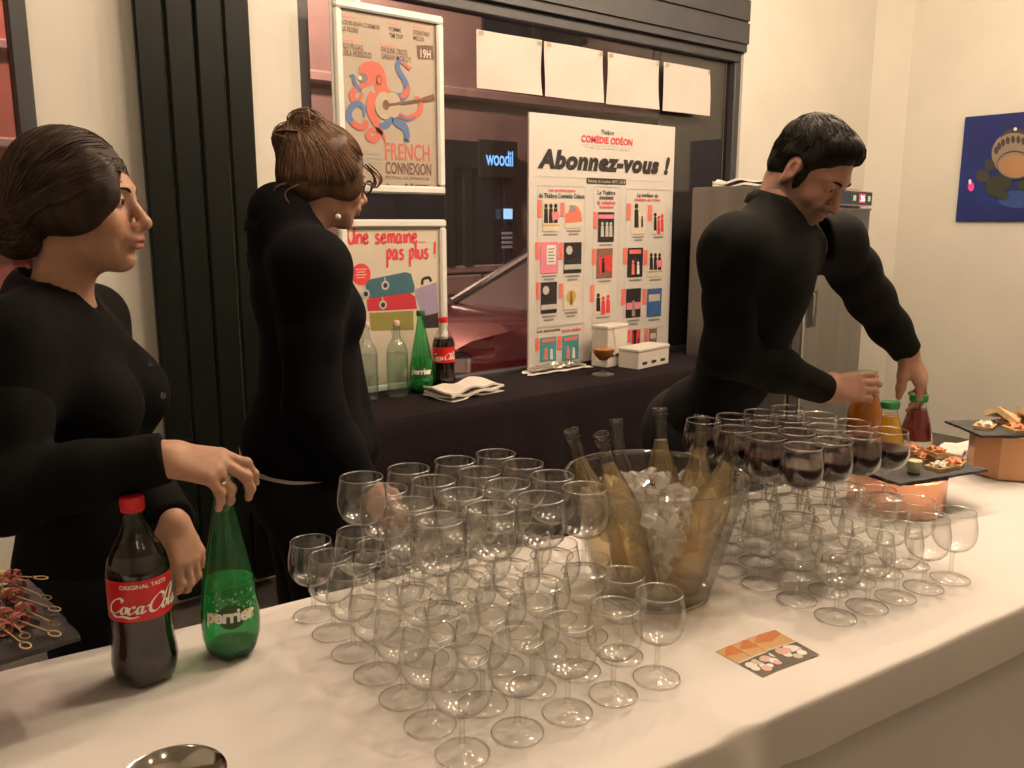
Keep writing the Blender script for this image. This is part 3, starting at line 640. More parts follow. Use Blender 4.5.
pdisc('printed_dome_light', 388, 200, 9, 9, C_white, 6, 10); pdisc('printed_pink_flame', 160, 495, 16, 24, flat('picture_magenta', (.85, .08, .45)), 3, 12); pdisc('printed_flame_tip', 155, 470, 8, 14, C_white, 4, 10)
# ================================================================== buffet table and its white cloth
TZ = .76
M_cloth = pm('white_tablecloth', (.82, .78, .745), .85, var=.03, scale=4, bump=.06, bscale=26)
M_wood = pm('trestle_wood', (.25, .16, .09), .6, var=.2, scale=8, stretch=(1, 8, 8))
TO = V3(.876, .690, 0); TA = R(-7.0); Tt = V3(math.cos(TA), math.sin(TA), 0); Tn = V3(-Tt[1], Tt[0], 0); TD = .80
def tab(u, w, z=TZ): q = TO+Tt*u+Tn*w; return V3(q[0], q[1], z)
U0, U1 = -1.30, 2.75
tbl = thing('buffet_table', 'long trestle table hidden under the white buffet cloth', 'table', tab((U0+U1)/2, TD/2, 0), TA)
obj('top', MB().box(tab((U0+U1)/2, TD/2, TZ-.02), (U1-U0-.04, TD-.04, .03), rotz(TA)), M_wood, tbl)
for u in (U0+.15, .7, U1-.15):
    for w in (.1, TD-.1): obj('leg', MB().tube([tab(u, w, 0), tab(u, w, TZ-.035)], .02, 8), M_steel2, tbl, True)
prof = [(TD+.012, .30), (TD+.010, .55), (TD+.006, TZ-.05), (TD+.002, TZ-.012), (TD-.012, TZ-.001)]+[(TD-.02-(TD-.04)*k/14, TZ) for k in range(15)]+[(.006, TZ-.0003), (.002, TZ-.0015), (-.001, TZ-.005), (-.0025, TZ-.012), (-.007, TZ-.05), (-.010, TZ-.088), (-.010, TZ-.091), (-.004, TZ-.094), (-.006, TZ-.14), (-.010, .52), (-.02, .40), (-.026, .25), (-.03, .12), (-.034, .015)]
nu = 240; vv = []; ff = []; m = len(prof)
for i in range(nu+1):
    u = U0+(U1-U0)*i/nu
    tuck = math.exp(-((u-.12)/.035)**2); tuck2 = math.exp(-((u-.20)/.05)**2)
    for j, (w, z) in enumerate(prof):
        dz = dw = 0.0
        if w < .02 and z < TZ-.004:
            k = min(1, (TZ-z)/.5)
            dw = -.035*k*(.5+.5*math.sin(u*9+1.3*math.sin(u*3.1)))-.018*min(1, (TZ-z)/.1)*tuck+.012*min(1, (TZ-z)/.08)*tuck2
        if 0 <= w <= TD and z > TZ-.02:
            e = min(w, .12)/.12
            dz = .0008*math.sin(u*21+w*9)*math.sin(w*17-u*5)-(1-e)**2*(.0012+.0010*math.sin(u*14))+.007*tuck*(1-e)
        q = tab(u, w+dw, z+dz); vv.append(q)
for i in range(nu):
    for j in range(m-1): a_ = i*m+j; ff.append((a_, a_+m, a_+m+1, a_+1))
tag(obj('white_tablecloth', (vv, ff), M_cloth, None, True, 180), 'white cloth draped over the long buffet table', 'tablecloth')

# ------------------------------------------------------------------ stemmed glasses
M_glass = thin('wine_glass_clear', (.996, .996, .992), (.70, .69, .66), .065, .12, epow=5.0)
M_stem = thin('wine_glass_stem', (.996, .996, .990), (.66, .65, .61), .055, .12, epow=4.0)
M_wine = pm('red_wine', (.020, .0015, .003), .12, var=.2, scale=10, spec=.35)
GH = .150
foot_p = [(.0376, .0002), (.0388, .0002), (.0388, .0016), (.0376, .0022), (.024, .0042), (.012, .0068), (.0062, .0110)]
stem_p = [(.0062, .0110), (.0045, .018), (.0040, .03), (.0040, .048), (.0050, .056), (.0085, .0625)]
bowl_p = [(.0015, .0605), (.0085, .0622), (.0195, .0652), (.0300, .0712), (.0378, .0800), (.0425, .0915), (.0441, .1030), (.0437, .1150), (.0420, .1270), (.0396, .1390), (.0380, .1485), (.0380, .1497), (.0371, .1485), (.0386, .1390), (.0410, .1270), (.0427, .1150), (.0431, .1030), (.0415, .0919), (.0368, .0808), (.0292, .0722), (.0188, .0664), (.0080, .0638), (.0010, .0630)]
wine_p = [(.0015, .0636), (.008, .0644), (.0184, .0670), (.0287, .0729), (.0362, .0815), (.0409, .0925), (.0425, .1030), (.0423, .1120), (.0421, .1124), (.001, .1124)]
g0 = thing('wine_glass', '', 'wine glass'); g0.location = (0, 0, 0)
obj('foot', MB().lathe(foot_p, n=28, caps=False), M_stem, g0, True, 60)
obj('stem', MB().lathe(stem_p, n=12, caps=False), thin('wine_glass_stem_rod', (.97, .97, .955), (.50, .49, .45), .14, .14, epow=2.5), g0, True, 180)
obj('bowl', MB().lathe(bowl_p, n=32, caps=False), M_glass, g0, True, 180)
M_rim = thin('wine_glass_rim', (.97, .97, .95), (.55, .54, .50), .30, .25, epow=3.0)
def hoop(r, z, t, n=36): return MB().lathe([(r+t*math.cos(a), z+t*math.sin(a)) for a in np.linspace(0, 2*math.pi, 7)], n=n, caps=False)
obj('rim', hoop(.0376, .1492, .0008), M_rim, g0, True, 180)
obj('foot_edge', hoop(.0384, .0011, .0009), M_rim, g0, True, 180)
g1 = thing('red_wine_glass', '', 'wine glass')
for ch in list(g0.children):
    c = ch.copy(); COL.objects.link(c); c.parent = g1
wn = obj('wine', MB().lathe(wine_p, n=32), M_wine, g1, True, 40); wn['label'] = 'dark red wine'
used = {}
ORD = ['first', 'second', 'third', 'fourth', 'fifth', 'sixth', 'seventh', 'eighth']
def place_glass(src, loc, label, group):
    if src.name not in used: o = src; used[src.name] = 1; o.location = tuple(map(float, loc)); o['label'] = label
    else: o = dup(src, loc, 0, label)
    o['group'] = group; return o
def lattice(A, a_, b_, i, j, z): q = np.array(A)+i*np.array(a_)+j*np.array(b_); return (q[0]+random.uniform(-.0015, .0015), q[1]+random.uniform(-.0015, .0015), z)
LA, La, Lb = (.645, .893), (.0925, -.0095), (.0062, .0885)
for j in range(7):
    for i in range(5):
        place_glass(g0, lattice(LA, La, Lb, i, j, TZ+.001), f'empty wine glass, lower tier left of ice bucket, {ORD[j]} row from front, {ORD[i]} from left', 'empty wine glasses stacked left of the ice bucket')
for j in range(4):
    for i in range(4):
        place_glass(g0, lattice(LA, La, Lb, i+.5, j+1.5, TZ+.001+GH), f'empty wine glass, upper tier left of ice bucket, {ORD[j]} row from front, {ORD[i]} from left', 'empty wine glasses stacked left of the ice bucket')
RA, Ra, Rb = (1.445, .785), (.0870, -.0145), (.0095, .0895)
for j in range(6):
    for i in range(5):
        place_glass(g0, lattice(RA, Ra, Rb, i, j, TZ+.001), f'empty wine glass under the red wine glasses, {ORD[j]} row from front, {ORD[i]} from left', 'empty wine glasses under the red wine')
for j in range(4):
    for i in range(4):
        place_glass(g1, lattice(RA, Ra, Rb, i+.5, j+1.5, TZ+.001+GH), f'wine glass of red wine in upper tier, {ORD[j]} row from front, {ORD[i]} from left', 'red wine glasses on the upper tier')

# ------------------------------------------------------------------ big plastic bottles
M_pet = thin('clear_pet', (.95, .95, .94), (.40, .40, .38), .06, .05)
M_cola = pm('cola', (.010, .004, .003), .10, var=.2, scale=8, spec=.5)
M_label_red = pm('red_label', (.62, .012, .018), .35, var=.05, scale=8, coat=.2)
M_cap_red = pm('red_cap', (.60, .015, .02), .4, var=.05)
M_white_print = flat('white_print', (.88, .86, .82), .4)
# flowing script drawn with a broad-nib pen: strokes in a free unit space
def nib(strokes, w=.25, ang=R(35), lo=.30):
    mb = MB()
    for s in strokes:
        p = spline(s, 7); T = np.gradient(p, axis=0); an = np.arctan2(T[:, 1], T[:, 0])
        ww = w*(lo+(1-lo)*np.abs(np.sin(an-ang))); k = np.linspace(0, 1, len(p)); ww = ww*np.minimum(1, np.minimum(k, 1-k)*8+.35)
        v, f = ribbon2d(p, ww); mb.add([(x+.28*y, y, .00003*len(mb.f)/9) for x, y in v], f)
    return np.array(mb.v), mb.f
def el(cx, cy, rx, ry, n=9, a0=80): return [(cx+rx*math.cos(R(a0+360*k/n)), cy+ry*math.sin(R(a0+360*k/n))) for k in range(n+1)]
SCRIPT = [[(.95, 1.15), (1.0, 1.45), (.7, 1.62), (.25, 1.3), (0, .75), (.12, .2), (.5, .02), (.95, .3), (1.1, .55)], el(1.35, .42, .22, .36), [(1.5, .7), (1.7, .62), (1.85, .66)],
          [(2.15, .6), (2.05, .78), (1.8, .6), (1.75, .25), (1.95, .04), (2.25, .25), (2.4, .5)], el(2.6, .42, .2, .36), [(2.82, .8), (2.76, .3), (2.9, .06), (3.1, .3)], [(3.0, .62), (3.2, .72), (3.42, .66)],
          [(4.25, 1.05), (4.35, 1.4), (4.0, 1.65), (3.55, 1.3), (3.35, .7), (3.5, .15), (3.9, .02), (4.35, .4), (4.55, 1.0), (4.75, 1.75), (5.3, 1.95), (5.5, 1.7)], el(4.65, .42, .21, .36),
          [(4.85, .6), (5.1, .9), (5.35, 1.5), (5.25, 1.75), (5.1, 1.4), (5.05, .5), (5.15, .06), (5.4, .3)], el(5.65, .42, .2, .36), [(5.87, .8), (5.82, .3), (5.95, .06), (6.2, .35)],
          [(.5, -.02), (.9, -.2), (1.5, -.15), (2.1, -.30), (2.7, -.2)]]
SV3, SF = nib(SCRIPT); SV = SV3[:, :2]
def cola_bottle(loc, h, rotz_, label, fine=True):
    r = h*.160
    prof = [(.30, 0), (.55, .002), (.80, .012), (.93, .03), (1.0, .075), (1.03, .13), (1.0, .18), (.945, .235), (.93, .29), (.95, .37), (.965, .40), (.965, .57), (.955, .60), (.97, .625), (.90, .68), (.72, .745), (.52, .80), (.38, .845), (.31, .88), (.28, .905), (.28, .925), (.34, .928), (.34, .938), (.28, .94), (.28, .955)]
    t = thing('cola_bottle', label, 'bottle', loc, rotz_); L = V3(*loc); Rz = rotz(rotz_)
    pet = lambda a, z: 1 - (.16*max(0, 1-z/(h*.09))*(.5+.5*math.cos(5*a)) if z < h*.09 else 0)
    obj('bottle_shell', MB().lathe([(a*r, b*h) for a, b in prof], L, 40, Rz, wob=pet), M_pet, t, True, 180)
    liq = [(a*r*.975, b*h+.001) for a, b in prof if b < .70]+[(.80*r, .712*h), (.001, .712*h)]
    obj('cola', MB().lathe(liq, L, 40, Rz, wob=pet), M_cola, t, True, 60)
    cap = obj('cap', MB().lathe([(.36*r, .94*h), (.37*r, .945*h), (.37*r, .988*h), (.34*r, 1.0*h), (.001, 1.0*h)], L, 40, wob=lambda a, z: 1+.02*math.cos(20*a)), M_cap_red, t, True, 50)
    obj('cap_ring', MB().lathe([(.35*r, .925*h), (.36*r, .926*h), (.36*r, .937*h), (.35*r, .938*h)], L, 24), M_cap_red, cap, True)
    zl, zh = .385*h, .60*h; rl = .972*r
    lb = obj('label', MB().lathe([(rl, zl), (rl, zh)], L, 48, caps=False), M_label_red, t, True)
    def wrap(v, f, width, z0, z1, name, mat, lift=None):
        q = fit2d(v, -width/2, z0, width/2, z1); rr = rl+.0011; lf = np.zeros(len(q)) if lift is None else lift
        obj(name, ([L+Rz @ V3((rr+e)*math.sin(x/rr), -(rr+e)*math.cos(x/rr), z) for (x, z), e in zip(q, lf)], f), mat, lb)
    wrap(SV, SF, r*2.45, zl+.022*h, zl+.152*h, 'script_lettering', M_white_print, SV3[:, 2])
    if fine: wrap(*text2d('ORIGINAL TASTE', .015), r*1.5, zh-.040*h, zh-.018*h, 'small_lettering', M_white_print)
    return t
face_cam = lambda loc: math.atan2(-loc[0], loc[1])*1.0   # turns the printed side to face back along the table
lc = atz(147, 677, TZ+.001); cola_bottle(lc, .312, math.atan2(lc[1], lc[0])-R(90)+R(8), 'tall cola bottle with red label and red cap on the white table')

M_green = thin('green_pet', (.34, .80, .50), (.03, .22, .09), .06, .04, milky=.12, milk=(.03, .36, .13), epow=2.2)
M_greenwater = thin('sparkling_water', (.80, .95, .85), (.35, .6, .45), .03, .02, milky=.36, milk=(.22, .74, .38))  # milky green stands in for the white cloth's brightness refracted through the water
M_greencap = pm('dark_green_cap', (.01, .10, .04), .4)
def water_bottle(loc, h, rotz_, label, fine=True):
    r = h*.150; t = thing('green_water_bottle', label, 'bottle', loc, rotz_); L = V3(*loc); Rz = rotz(rotz_)
    prof = [(.45, .001), (.62, .003), (.78, .02), (.90, .06), (.98, .12), (1.0, .19), (.985, .26), (.94, .33), (.86, .42), (.74, .52), (.61, .62), (.49, .71), (.39, .79), (.32, .86), (.28, .905), (.27, .93), (.33, .932), (.33, .942), (.27, .945), (.27, .96)]
    pet = lambda a, z: 1 - (.22*max(0, 1-z/(h*.10))*(.5+.5*math.cos(5*a)) if z < h*.10 else 0)
    obj('bottle_shell', MB().lathe([(a*r, b*h) for a, b in prof], L, 40, Rz, wob=pet), M_green, t, True, 180)
    lq = [(a*r*.96, b*h+.002) for a, b in prof if b < .45]+[(.001, .43*h)]
    obj('water', MB().lathe(lq, L, 36, Rz, wob=pet), M_greenwater, t, True, 60)
    obj('base_cup', MB().lathe([(a*r*.99, b*h) for a, b in prof[:4]], L, 40, Rz, wob=pet), thin('green_base', (.05, .22, .10), (.01, .08, .03), .06), t, True, 180)
    obj('cap', MB().lathe([(.33*r, .94*h), (.35*r, .95*h), (.35*r, .995*h), (.32*r, h), (.001, h)], L, 24), M_greencap, t, True, 50)
    def rad(z): return np.interp(z/h, [b for a, b in prof], [a for a, b in prof])*r
    def wrap(v, f, name, mat, lift): return obj(name, ([L+Rz @ V3((rad(z)+lift)*math.sin(x/r), -(rad(z)+lift)*math.cos(x/r), z) for x, z in v], f), mat, t)
    zc = .272*h
    def patch(cx, cz, rx, rz_):
        vv = [(cx, cz)]; ff = []; n = 28
        for k in range(1, 5):
            for i in range(n): vv.append((cx+rx*k/4*math.cos(2*math.pi*i/n), cz+rz_*k/4*math.sin(2*math.pi*i/n)))
        for i in range(n):
            ff.append((0, 1+i, 1+(i+1) % n))
            for k in range(3): a_ = 1+k*n+i; b_ = 1+k*n+(i+1) % n; ff.append((a_, a_+n, b_+n, b_))
        return vv, ff
    wrap(*patch(0, zc, .50*r, .43*r), 'round_emblem', flat('emblem_green', (.03, .09, .025)), .0008)
    for s in (-1, 1):
        vv = [(s*(.45+.085*k)*r, zc+(-.16 if j else .16)*r*(1+.2*(k % 2))) for k in range(5) for j in (0, 1)]
        wrap(vv, [(2*k, 2*k+1, 2*k+3, 2*k+2) for k in range(4)], 'yellow_flash', flat('emblem_yellow', (.62, .56, .06)), .0012)
    v, f = text2d('perrier', .035, .05, .93); v = fit2d(v, -.88*r, zc-.34*r, .84*r, zc+.28*r)
    wrap(v, f, 'lettering', M_white_print, .0028)
    if fine:
        mb = MB(); rnd = random.Random(3)
        for k in range(46):
            x, z = rnd.uniform(-.95, 1.0)*r, rnd.uniform(.27, .40)*h; d = disc2d((x, z), rnd.uniform(.0008, .0022), n=6)
            mb.add([L+Rz @ V3((rad(b)+.0006)*math.sin(a_/r), -(rad(b)+.0006)*math.cos(a_/r), b) for a_, b in d[0]], d[1])
        obj('bubble_print', mb, flat('bubble_print', (.25, .55, .38)), t)
    return t
PERR = atz(233, 653, TZ+.001)
water_bottle(PERR, .325, math.atan2(PERR[1], PERR[0])-R(90)+R(2), 'tall green sparkling water bottle gripped at the neck by a woman')

# ------------------------------------------------------------------ clear ice bucket with white wine
BC = V3(1.272, 1.092, TZ+.001)
M_bucket = thin('clear_bucket', (.95, .95, .92), (.45, .44, .40), .06, .06, milky=.035, milk=(.9, .86, .78), epow=2.6)
bk = thing('ice_bucket', 'large clear plastic ice bucket holding white wine bottles in ice', 'bucket', BC)
bh = .245
obj('shell', MB().lathe([(.02, .004), (.112, .004), (.118, .012), (.120, .028), (.124, .034), (.140, .09), (.156, .15), (.170, .20), (.178, .232), (.184, .240), (.184, .246), (.178, .246), (.174, .236)], BC, 56, caps=False), M_bucket, bk, True, 180)
obj('foot_ring', MB().lathe([(.110, 0), (.116, 0), (.117, .01), (.110, .01)], BC, 48, caps=False), M_bucket, bk, True)
M_wbottle = thin('clear_bottle_glass', (.93, .93, .90), (.30, .30, .26), .06, .02, epow=2.2)
M_wwine = thin('white_wine', (.97, .89, .70), (.84, .66, .40), .03, .03, milky=.11, milk=(1.0, .84, .64), epow=2.5)
def frame_from(axis):
    z = nrm(axis); x = nrm(np.cross((0, 1, 0.001), z)); y = np.cross(z, x); return np.stack([x, y, z], 1)
WB = []
for (px, py, d, ox, oy, dsc) in ((571, 430, 1.66, 140, 0, 'leaning furthest left in'), (601, 434, 1.57, 203, 0, 'leaning left at the front of'), (616, 419, 1.87, 82, 0, 'almost hidden at the back of'), (660, 408, 1.80, 24, 0, 'standing upright in the middle of'), (702, 415, 1.76, -36, 0, 'right of the middle, leaning slightly in'), (739, 432, 1.62, -96, 0, 'leaning furthest right in')):
    mo = atd(px, py, d); bo = V3(BC[0]+.079*math.cos(R(ox)), BC[1]+.079*math.sin(R(ox)), TZ+.035); ax = nrm(mo-bo); Lb_ = .335; bo = mo-ax*Lb_
    if bo[2] < TZ+.025: bo = bo+ax*(TZ+.025-bo[2])/ax[2]
    Fm = frame_from(ax); r = .0365; hl = np.linalg.norm(mo-bo)
    t = thing('white_wine_bottle', f'clear bottle of white wine {dsc} the ice bucket', 'bottle', bo, 0, 'white wine bottles in the ice bucket')
    prof = [(.3, .0), (.85, .001), (1, .03), (1, .50), (.97, .55), (.86, .61), (.66, .68), (.48, .745), (.40, .80), (.37, .86), (.355, .93), (.355, .945), (.42, .948), (.43, .965), (.40, .972), (.43, .98), (.43, .995), (.40, 1.0), (.30, 1.0), (.29, .97)]
    obj('glass', MB().lathe([(a*r, b*hl) for a, b in prof], bo, 32, Fm, caps=False), M_wbottle, t, True, 180)
    lev = .80 if px != 616 else .3
    lq = [(a*r*.95, b*hl+.003) for a, b in prof if b < lev]+[(np.interp(lev, [b for a, b in prof[:13]], [a for a, b in prof[:13]])*r*.95, lev*hl), (.001, lev*hl)]
    obj('wine', MB().lathe(lq, bo, 28, Fm), M_wwine, t, True, 60)
    WB.append((bo, mo, r))
# ice: rounded lumps packed between the bottles
M_ice = thin('ice', (.95, .94, .92), (.74, .72, .68), .10, .10, milky=.24, milk=(1, .98, .94), epow=1.6)
def segd(p, a, b): ab = b-a; t = np.clip(np.dot(p-a, ab)/np.dot(ab, ab), 0, 1); return np.linalg.norm(p-a-t*ab)
ices = []; tries = 0; rnd = random.Random(11)
while len(ices) < 150 and tries < 30000:
    tries += 1; z = rnd.uniform(.030, .250); rr = np.interp(z, [0, .034, .246], [.117, .122, .176])-.023
    an = rnd.uniform(0, 6.283); q = rr*math.sqrt(rnd.random()); p = BC+V3(q*math.cos(an), q*math.sin(an), z)
    if z > .205+.045*max(0, 1-q/.12): continue
    if any(segd(p, a, b) < r+.0165 for a, b, r in WB): continue
    if any(np.linalg.norm(p-c) < .0255 for c in ices): continue
    ices.append(p)
import bmesh
ice_src = []
for k in range(9):
    rr = random.Random(k+40); bm = bmesh.new()
    for _ in range(13):
        d = nrm([rr.gauss(0, 1) for _ in range(3)]); m_ = max(abs(d)); bm.verts.new(tuple(d/m_**.55*.0185*rr.uniform(.82, 1.12)*V3(1, rr.uniform(.75, 1.1), .9)))
    res = bmesh.ops.convex_hull(bm, input=bm.verts); bmesh.ops.delete(bm, geom=[g for g in res['geom_interior'] if isinstance(g, bmesh.types.BMVert)], context='VERTS')
    bmesh.ops.bevel(bm, geom=list(bm.edges), offset=.0016, segments=1, affect='EDGES')
    me = bpy.data.meshes.new('ice_cube'); bm.to_mesh(me); bm.free(); me.materials.append(M_ice); ice_src.append(me)
for k, p in enumerate(ices):
    o = bpy.data.objects.new('ice_cube', ice_src[k % 9]); COL.objects.link(o); o.location = tuple(p); o.rotation_euler = (rnd.uniform(0, 6), rnd.uniform(0, 6), rnd.uniform(0, 6))
    tag(o, 'clear ice cube heaped among the wine bottles in the bucket', 'ice cube', 'ice cubes in the bucket')

# ------------------------------------------------------------------ cards, steel bowl
C_cardo = flat('card_orange', (.62, .22, .07)); C_cards = flat('card_sand', (.68, .40, .18)); C_cardp = flat('card_rose', (.78, .45, .42))
for k, nm in enumerate(('rightmost', 'middle', 'leftmost')):
    c0 = V3(1.262, .782, 0)+V3(-.036, .005, 0)*k; ca = R(-11+3*k); e1 = V3(math.cos(ca), math.sin(ca), 0); e2 = V3(-e1[1], e1[0], 0); z0 = TZ+.0022-.0006*k
    t = thing('flyer_card', f'small printed flyer card, {nm} of three fanned out on the table', 'card', (c0[0], c0[1], z0), 0, 'fanned flyer cards')
    def cp(x, y, l=0): q = c0+e1*x+e2*y; return (q[0], q[1], z0+.0004+.00012*l)
    W2, H2 = .036, .052
    obj('card', MB().box((c0[0], c0[1], z0), (2*W2, 2*H2, .0005), rotz(ca)), flat('card_stock', (.74, .66, .56)), t)
    def cpoly(nm2, pts, mat, l): obj(nm2, ([cp(x, y, l) for x, y in pts], [tuple(range(len(pts)))]), mat, t)
    cpoly('printed_band', [(-W2, .004), (W2, .004), (W2, H2), (-W2, H2)], C_cards, 1); cpoly('printed_roof', [(-W2, .03), (-.008, H2), (W2, H2), (W2, .036), (0, .022)], C_cardo, 2)
    cpoly('printed_photo', [(-W2, -H2), (W2, -H2), (W2, 0), (-W2, 0)], flat('card_photo_dark', (.10, .08, .06)), 1)
    rr = random.Random(k)
    for i in range(11): d = disc2d((rr.uniform(-.026, .026), rr.uniform(-.042, -.010)), rr.uniform(.006, .012), n=12); cpoly('printed_face', d[0], (C_cardp, C_white, C_white, C_sand, C_white)[i % 5], 2+i*.5)
bw = thing('steel_bowl', 'shiny stainless steel bowl at the front edge of the table', 'bowl', (.283, 1.008, TZ+.001))
obj('shell', MB().lathe([(.001, .004), (.03, .004), (.032, 0), (.034, .004), (.045, .012), (.058, .032), (.0635, .055), (.0665, .062), (.066, .0635), (.0625, .062), (.056, .034), (.043, .015), (.028, .008), (.001, .007)], V3(.283, 1.008, TZ+.001), 48, caps=False), pm('polished_steel', (.62, .60, .56), .12, 1.0, var=.04), bw, True, 60)

# ------------------------------------------------------------------ slates of canapes on copper stands
M_slate = pm('slate', (.030, .030, .032), .6, var=.3, scale=14, bump=.3, bscale=60)
M_copper = pm('copper', (.72, .36, .22), .22, 1.0, var=.08, scale=5)
M_copper2 = pm('brushed_copper', (.50, .27, .15), .42, .75, var=.14, scale=7, stretch=(1, 1, .2))
def slate_mb(c, sx, sy, a_, t=.007):
    rr = random.Random(int(c[0]*100)); n = 14; pts = []
    for (xa, ya, xb, yb) in ((-1, -1, 1, -1), (1, -1, 1, 1), (1, 1, -1, 1), (-1, 1, -1, -1)):
        for k in range(n): s = k/n; pts.append(((xa+(xb-xa)*s)*sx/2+rr.uniform(-.002, .002), (ya+(yb-ya)*s)*sy/2+rr.uniform(-.002, .002)))
    return MB().prism(pts, c, (math.cos(a_), math.sin(a_), 0), (-math.sin(a_), math.cos(a_), 0), (0, 0, 1), t)
M_ham = pm('cured_ham', (.42, .12, .10), .5, var=.35, scale=60, bump=.2); M_cheese = pm('yellow_cheese', (.70, .50, .16), .5, var=.12, scale=40)
M_bamboo = pm('bamboo', (.62, .46, .24), .5, var=.15, scale=40); M_bamboo2 = pm('dark_bamboo', (.25, .16, .08), .5, var=.2, scale=40)
# left stand
cs = tag(obj('copper_stand', MB().rings([[(.045+r_*math.cos(2*math.pi*(k+.5)/8), 1.405+r_*math.sin(2*math.pi*(k+.5)/8), z) for k in range(8)] for r_, z in ((.100, TZ+.001), (.104, TZ+.006), (.104, TZ+.132), (.100, TZ+.135))]), M_copper2), 'brown copper stand under the left slate of ham skewers', 'stand')
SLZ = TZ+.136
tag(obj('serving_slate', slate_mb((.075, 1.435, SLZ), .35, .28, R(3)), M_slate), 'dark slate platter of ham and cheese skewers at the left edge', 'platter')
def k6(x, y, z): return atz(x/3.52, 550+y/3.52, z)
sk = [((45, 92), (135, 97), 'topmost'), ((62, 125), (168, 170), 'second from the top'), ((48, 160), (200, 210), 'with the loop nearest the slate edge'), ((92, 212), (196, 262), 'just under the slate middle'), ((66, 248), (200, 297), 'with the lowest right loop'), ((22, 232), (92, 306), 'in front, loop pointing down'), ((8, 275), (95, 340), 'lowest'), ((8, 125), (16, 158), 'cut by the photo edge'), ((-30, 190), (30, 245), 'furthest left')]
for k, (fd, lp, ds) in enumerate(sk):
    z = SLZ+.007; A_ = k6(*fd, z+.014); B_ = k6(*lp, z+.010+.004*(k % 2)); dr_ = nrm(B_-A_); side = nrm(np.cross((0, 0, 1), dr_)); ln = max(np.linalg.norm(B_-A_), .05); B_ = A_+dr_*ln
    t = thing('ham_skewer', f'ham and cheese skewer on the left slate, {ds}', 'skewer', (A_[0], A_[1], z), 0, 'ham skewers on the left slate')
    obj('pick', MB().tube([A_-dr_*.018, A_+dr_*(ln-.016)], .0011, 6), M_bamboo, t, True)
    s0 = A_+dr_*(ln-.016); loop = [s0+dr_*(.011*(1-math.cos(q)))+side*.0062*math.sin(q) for q in np.linspace(0, 2*math.pi, 15)]
    obj('loop', MB().tube(loop, .0011, 6), (M_bamboo, M_bamboo2)[k % 2], t, True)
    obj('knot', MB().ball(s0, (.0028, .0028, .0028), 8, 6), M_bamboo2, t, True)
    mb = MB(); rr = random.Random(k)
    for q in range(5):
        an = q*1.3+rr.random(); pp = [A_+dr_*(-.006+.003*q)+side*(.011*math.cos(an+s))+V3(0, 0, .010*math.sin(an+s)) for s in np.linspace(0, 3.6, 9)]; mb.tube(pp, [.0035+.0015*math.sin(s*3) for s in range(9)], 6, flat=.5)
    obj('ham', mb, M_ham, t, True)
    if k % 3 != 1: obj('cheese', MB().bevel_box(A_-dr_*.014, (.016, .015, .016), .003, np.stack([dr_, side, (0, 0, 1)], 1)), M_cheese, t)
# middle right stand: copper drum
cc = V3(2.165, 1.035, TZ+.001)
tag(obj('copper_drum', MB().lathe([(.117, 0), (.120, .003), (.120, .09), (.121, .093), (.117, .095), (.001, .095)], cc, 48), M_copper, None, True, 50), 'polished copper drum under the slate beside the red wine glasses', 'stand')
s2 = TZ+.097; S2A = R(-16)
tag(obj('serving_slate', slate_mb((2.215, 1.020, s2), .31, .20, S2A), M_slate), 'dark slate platter of canapes on the polished copper drum', 'platter')
M_toast = pm('toast', (.62, .42, .20), .7, var=.2, scale=60, bump=.3); M_salmon = pm('salmon', (.78, .27, .12), .4, var=.2, scale=50, stretch=(1, 4, 1)); M_cream = pm('cream_cheese', (.80, .72, .58), .6, var=.06); M_herb = pm('herbs', (.08, .13, .04), .6, var=.3)
def onslate(x, y): q = rotz(S2A) @ V3(x, y, 0); return V3(2.205+q[0], 1.020+q[1], s2+.0075)
def toast(c, sx, sy, an, tri, label, group, top):
    c = np.asarray(c); e1 = V3(math.cos(an), math.sin(an), 0); e2 = V3(-e1[1], e1[0], 0)
    t = thing('canape', label, 'canape', c, 0, group)
    poly = [(-sx, -sy), (sx, -sy), (0, sy)] if tri else [(-sx, -sy), (sx, -sy), (sx*1.02, sy), (-sx, sy*.98)]
    obj('bread', MB().prism(poly, c, e1, e2, (0, 0, 1), .009), M_toast, t)
    mb = MB(); rr = random.Random(int(c[0]*999))
    for q in range(4):
        y0 = (-.7+.42*q)*sy*.7; pp = [c+e1*(s*sx*.8)+e2*(y0+.003*math.sin(s*6+q))+V3(0, 0, .012+.004*math.sin(s*5+q*2)) for s in np.linspace(-1, 1, 9)]; mb.tube(pp, .0075, 6, flat=.45)
    obj('topping', mb, top, t, True)
    mb = MB()
    for q in range(5): mb.ball(c+e1*rr.uniform(-.6, .6)*sx+e2*rr.uniform(-.6, .6)*sy+V3(0, 0, .018), (.003, .002, .0015), 6, 4)
    obj('herbs', mb, M_herb, t, True)
for k, (x, y, an, top, ds) in enumerate(((.02, .055, .3, M_salmon, 'at the back left of the copper drum slate'), (.075, .035, -.2, M_salmon, 'in the middle of the copper drum slate'), (.115, -.035, .5, M_salmon, 'at the right front of the copper drum slate'), (.05, -.045, .1, M_cream, 'at the front of the copper drum slate'), (-.055, .06, .8, M_ham, 'at the far left of the copper drum slate'))):
    toast(onslate(x, y), .030, .024, S2A+an, False, f'salmon or cheese canape on toast, {ds}', 'canapes on the copper drum slate', top)
for k, (x, y, an, ds) in enumerate(((.045, .045, .5, 'resting on the back'), (.09, 0, 1.4, 'resting on the right'))):
    toast(onslate(x, y)+V3(0, 0, .024), .026, .020, S2A+an, False, f'upper salmon canape {ds} toasts of the copper drum slate', 'canapes on the copper drum slate', M_salmon)
gc = onslate(-.04, -.045)
t = thing('dip_glass', 'small glass of pale green cream on the copper drum slate', 'cup', gc)
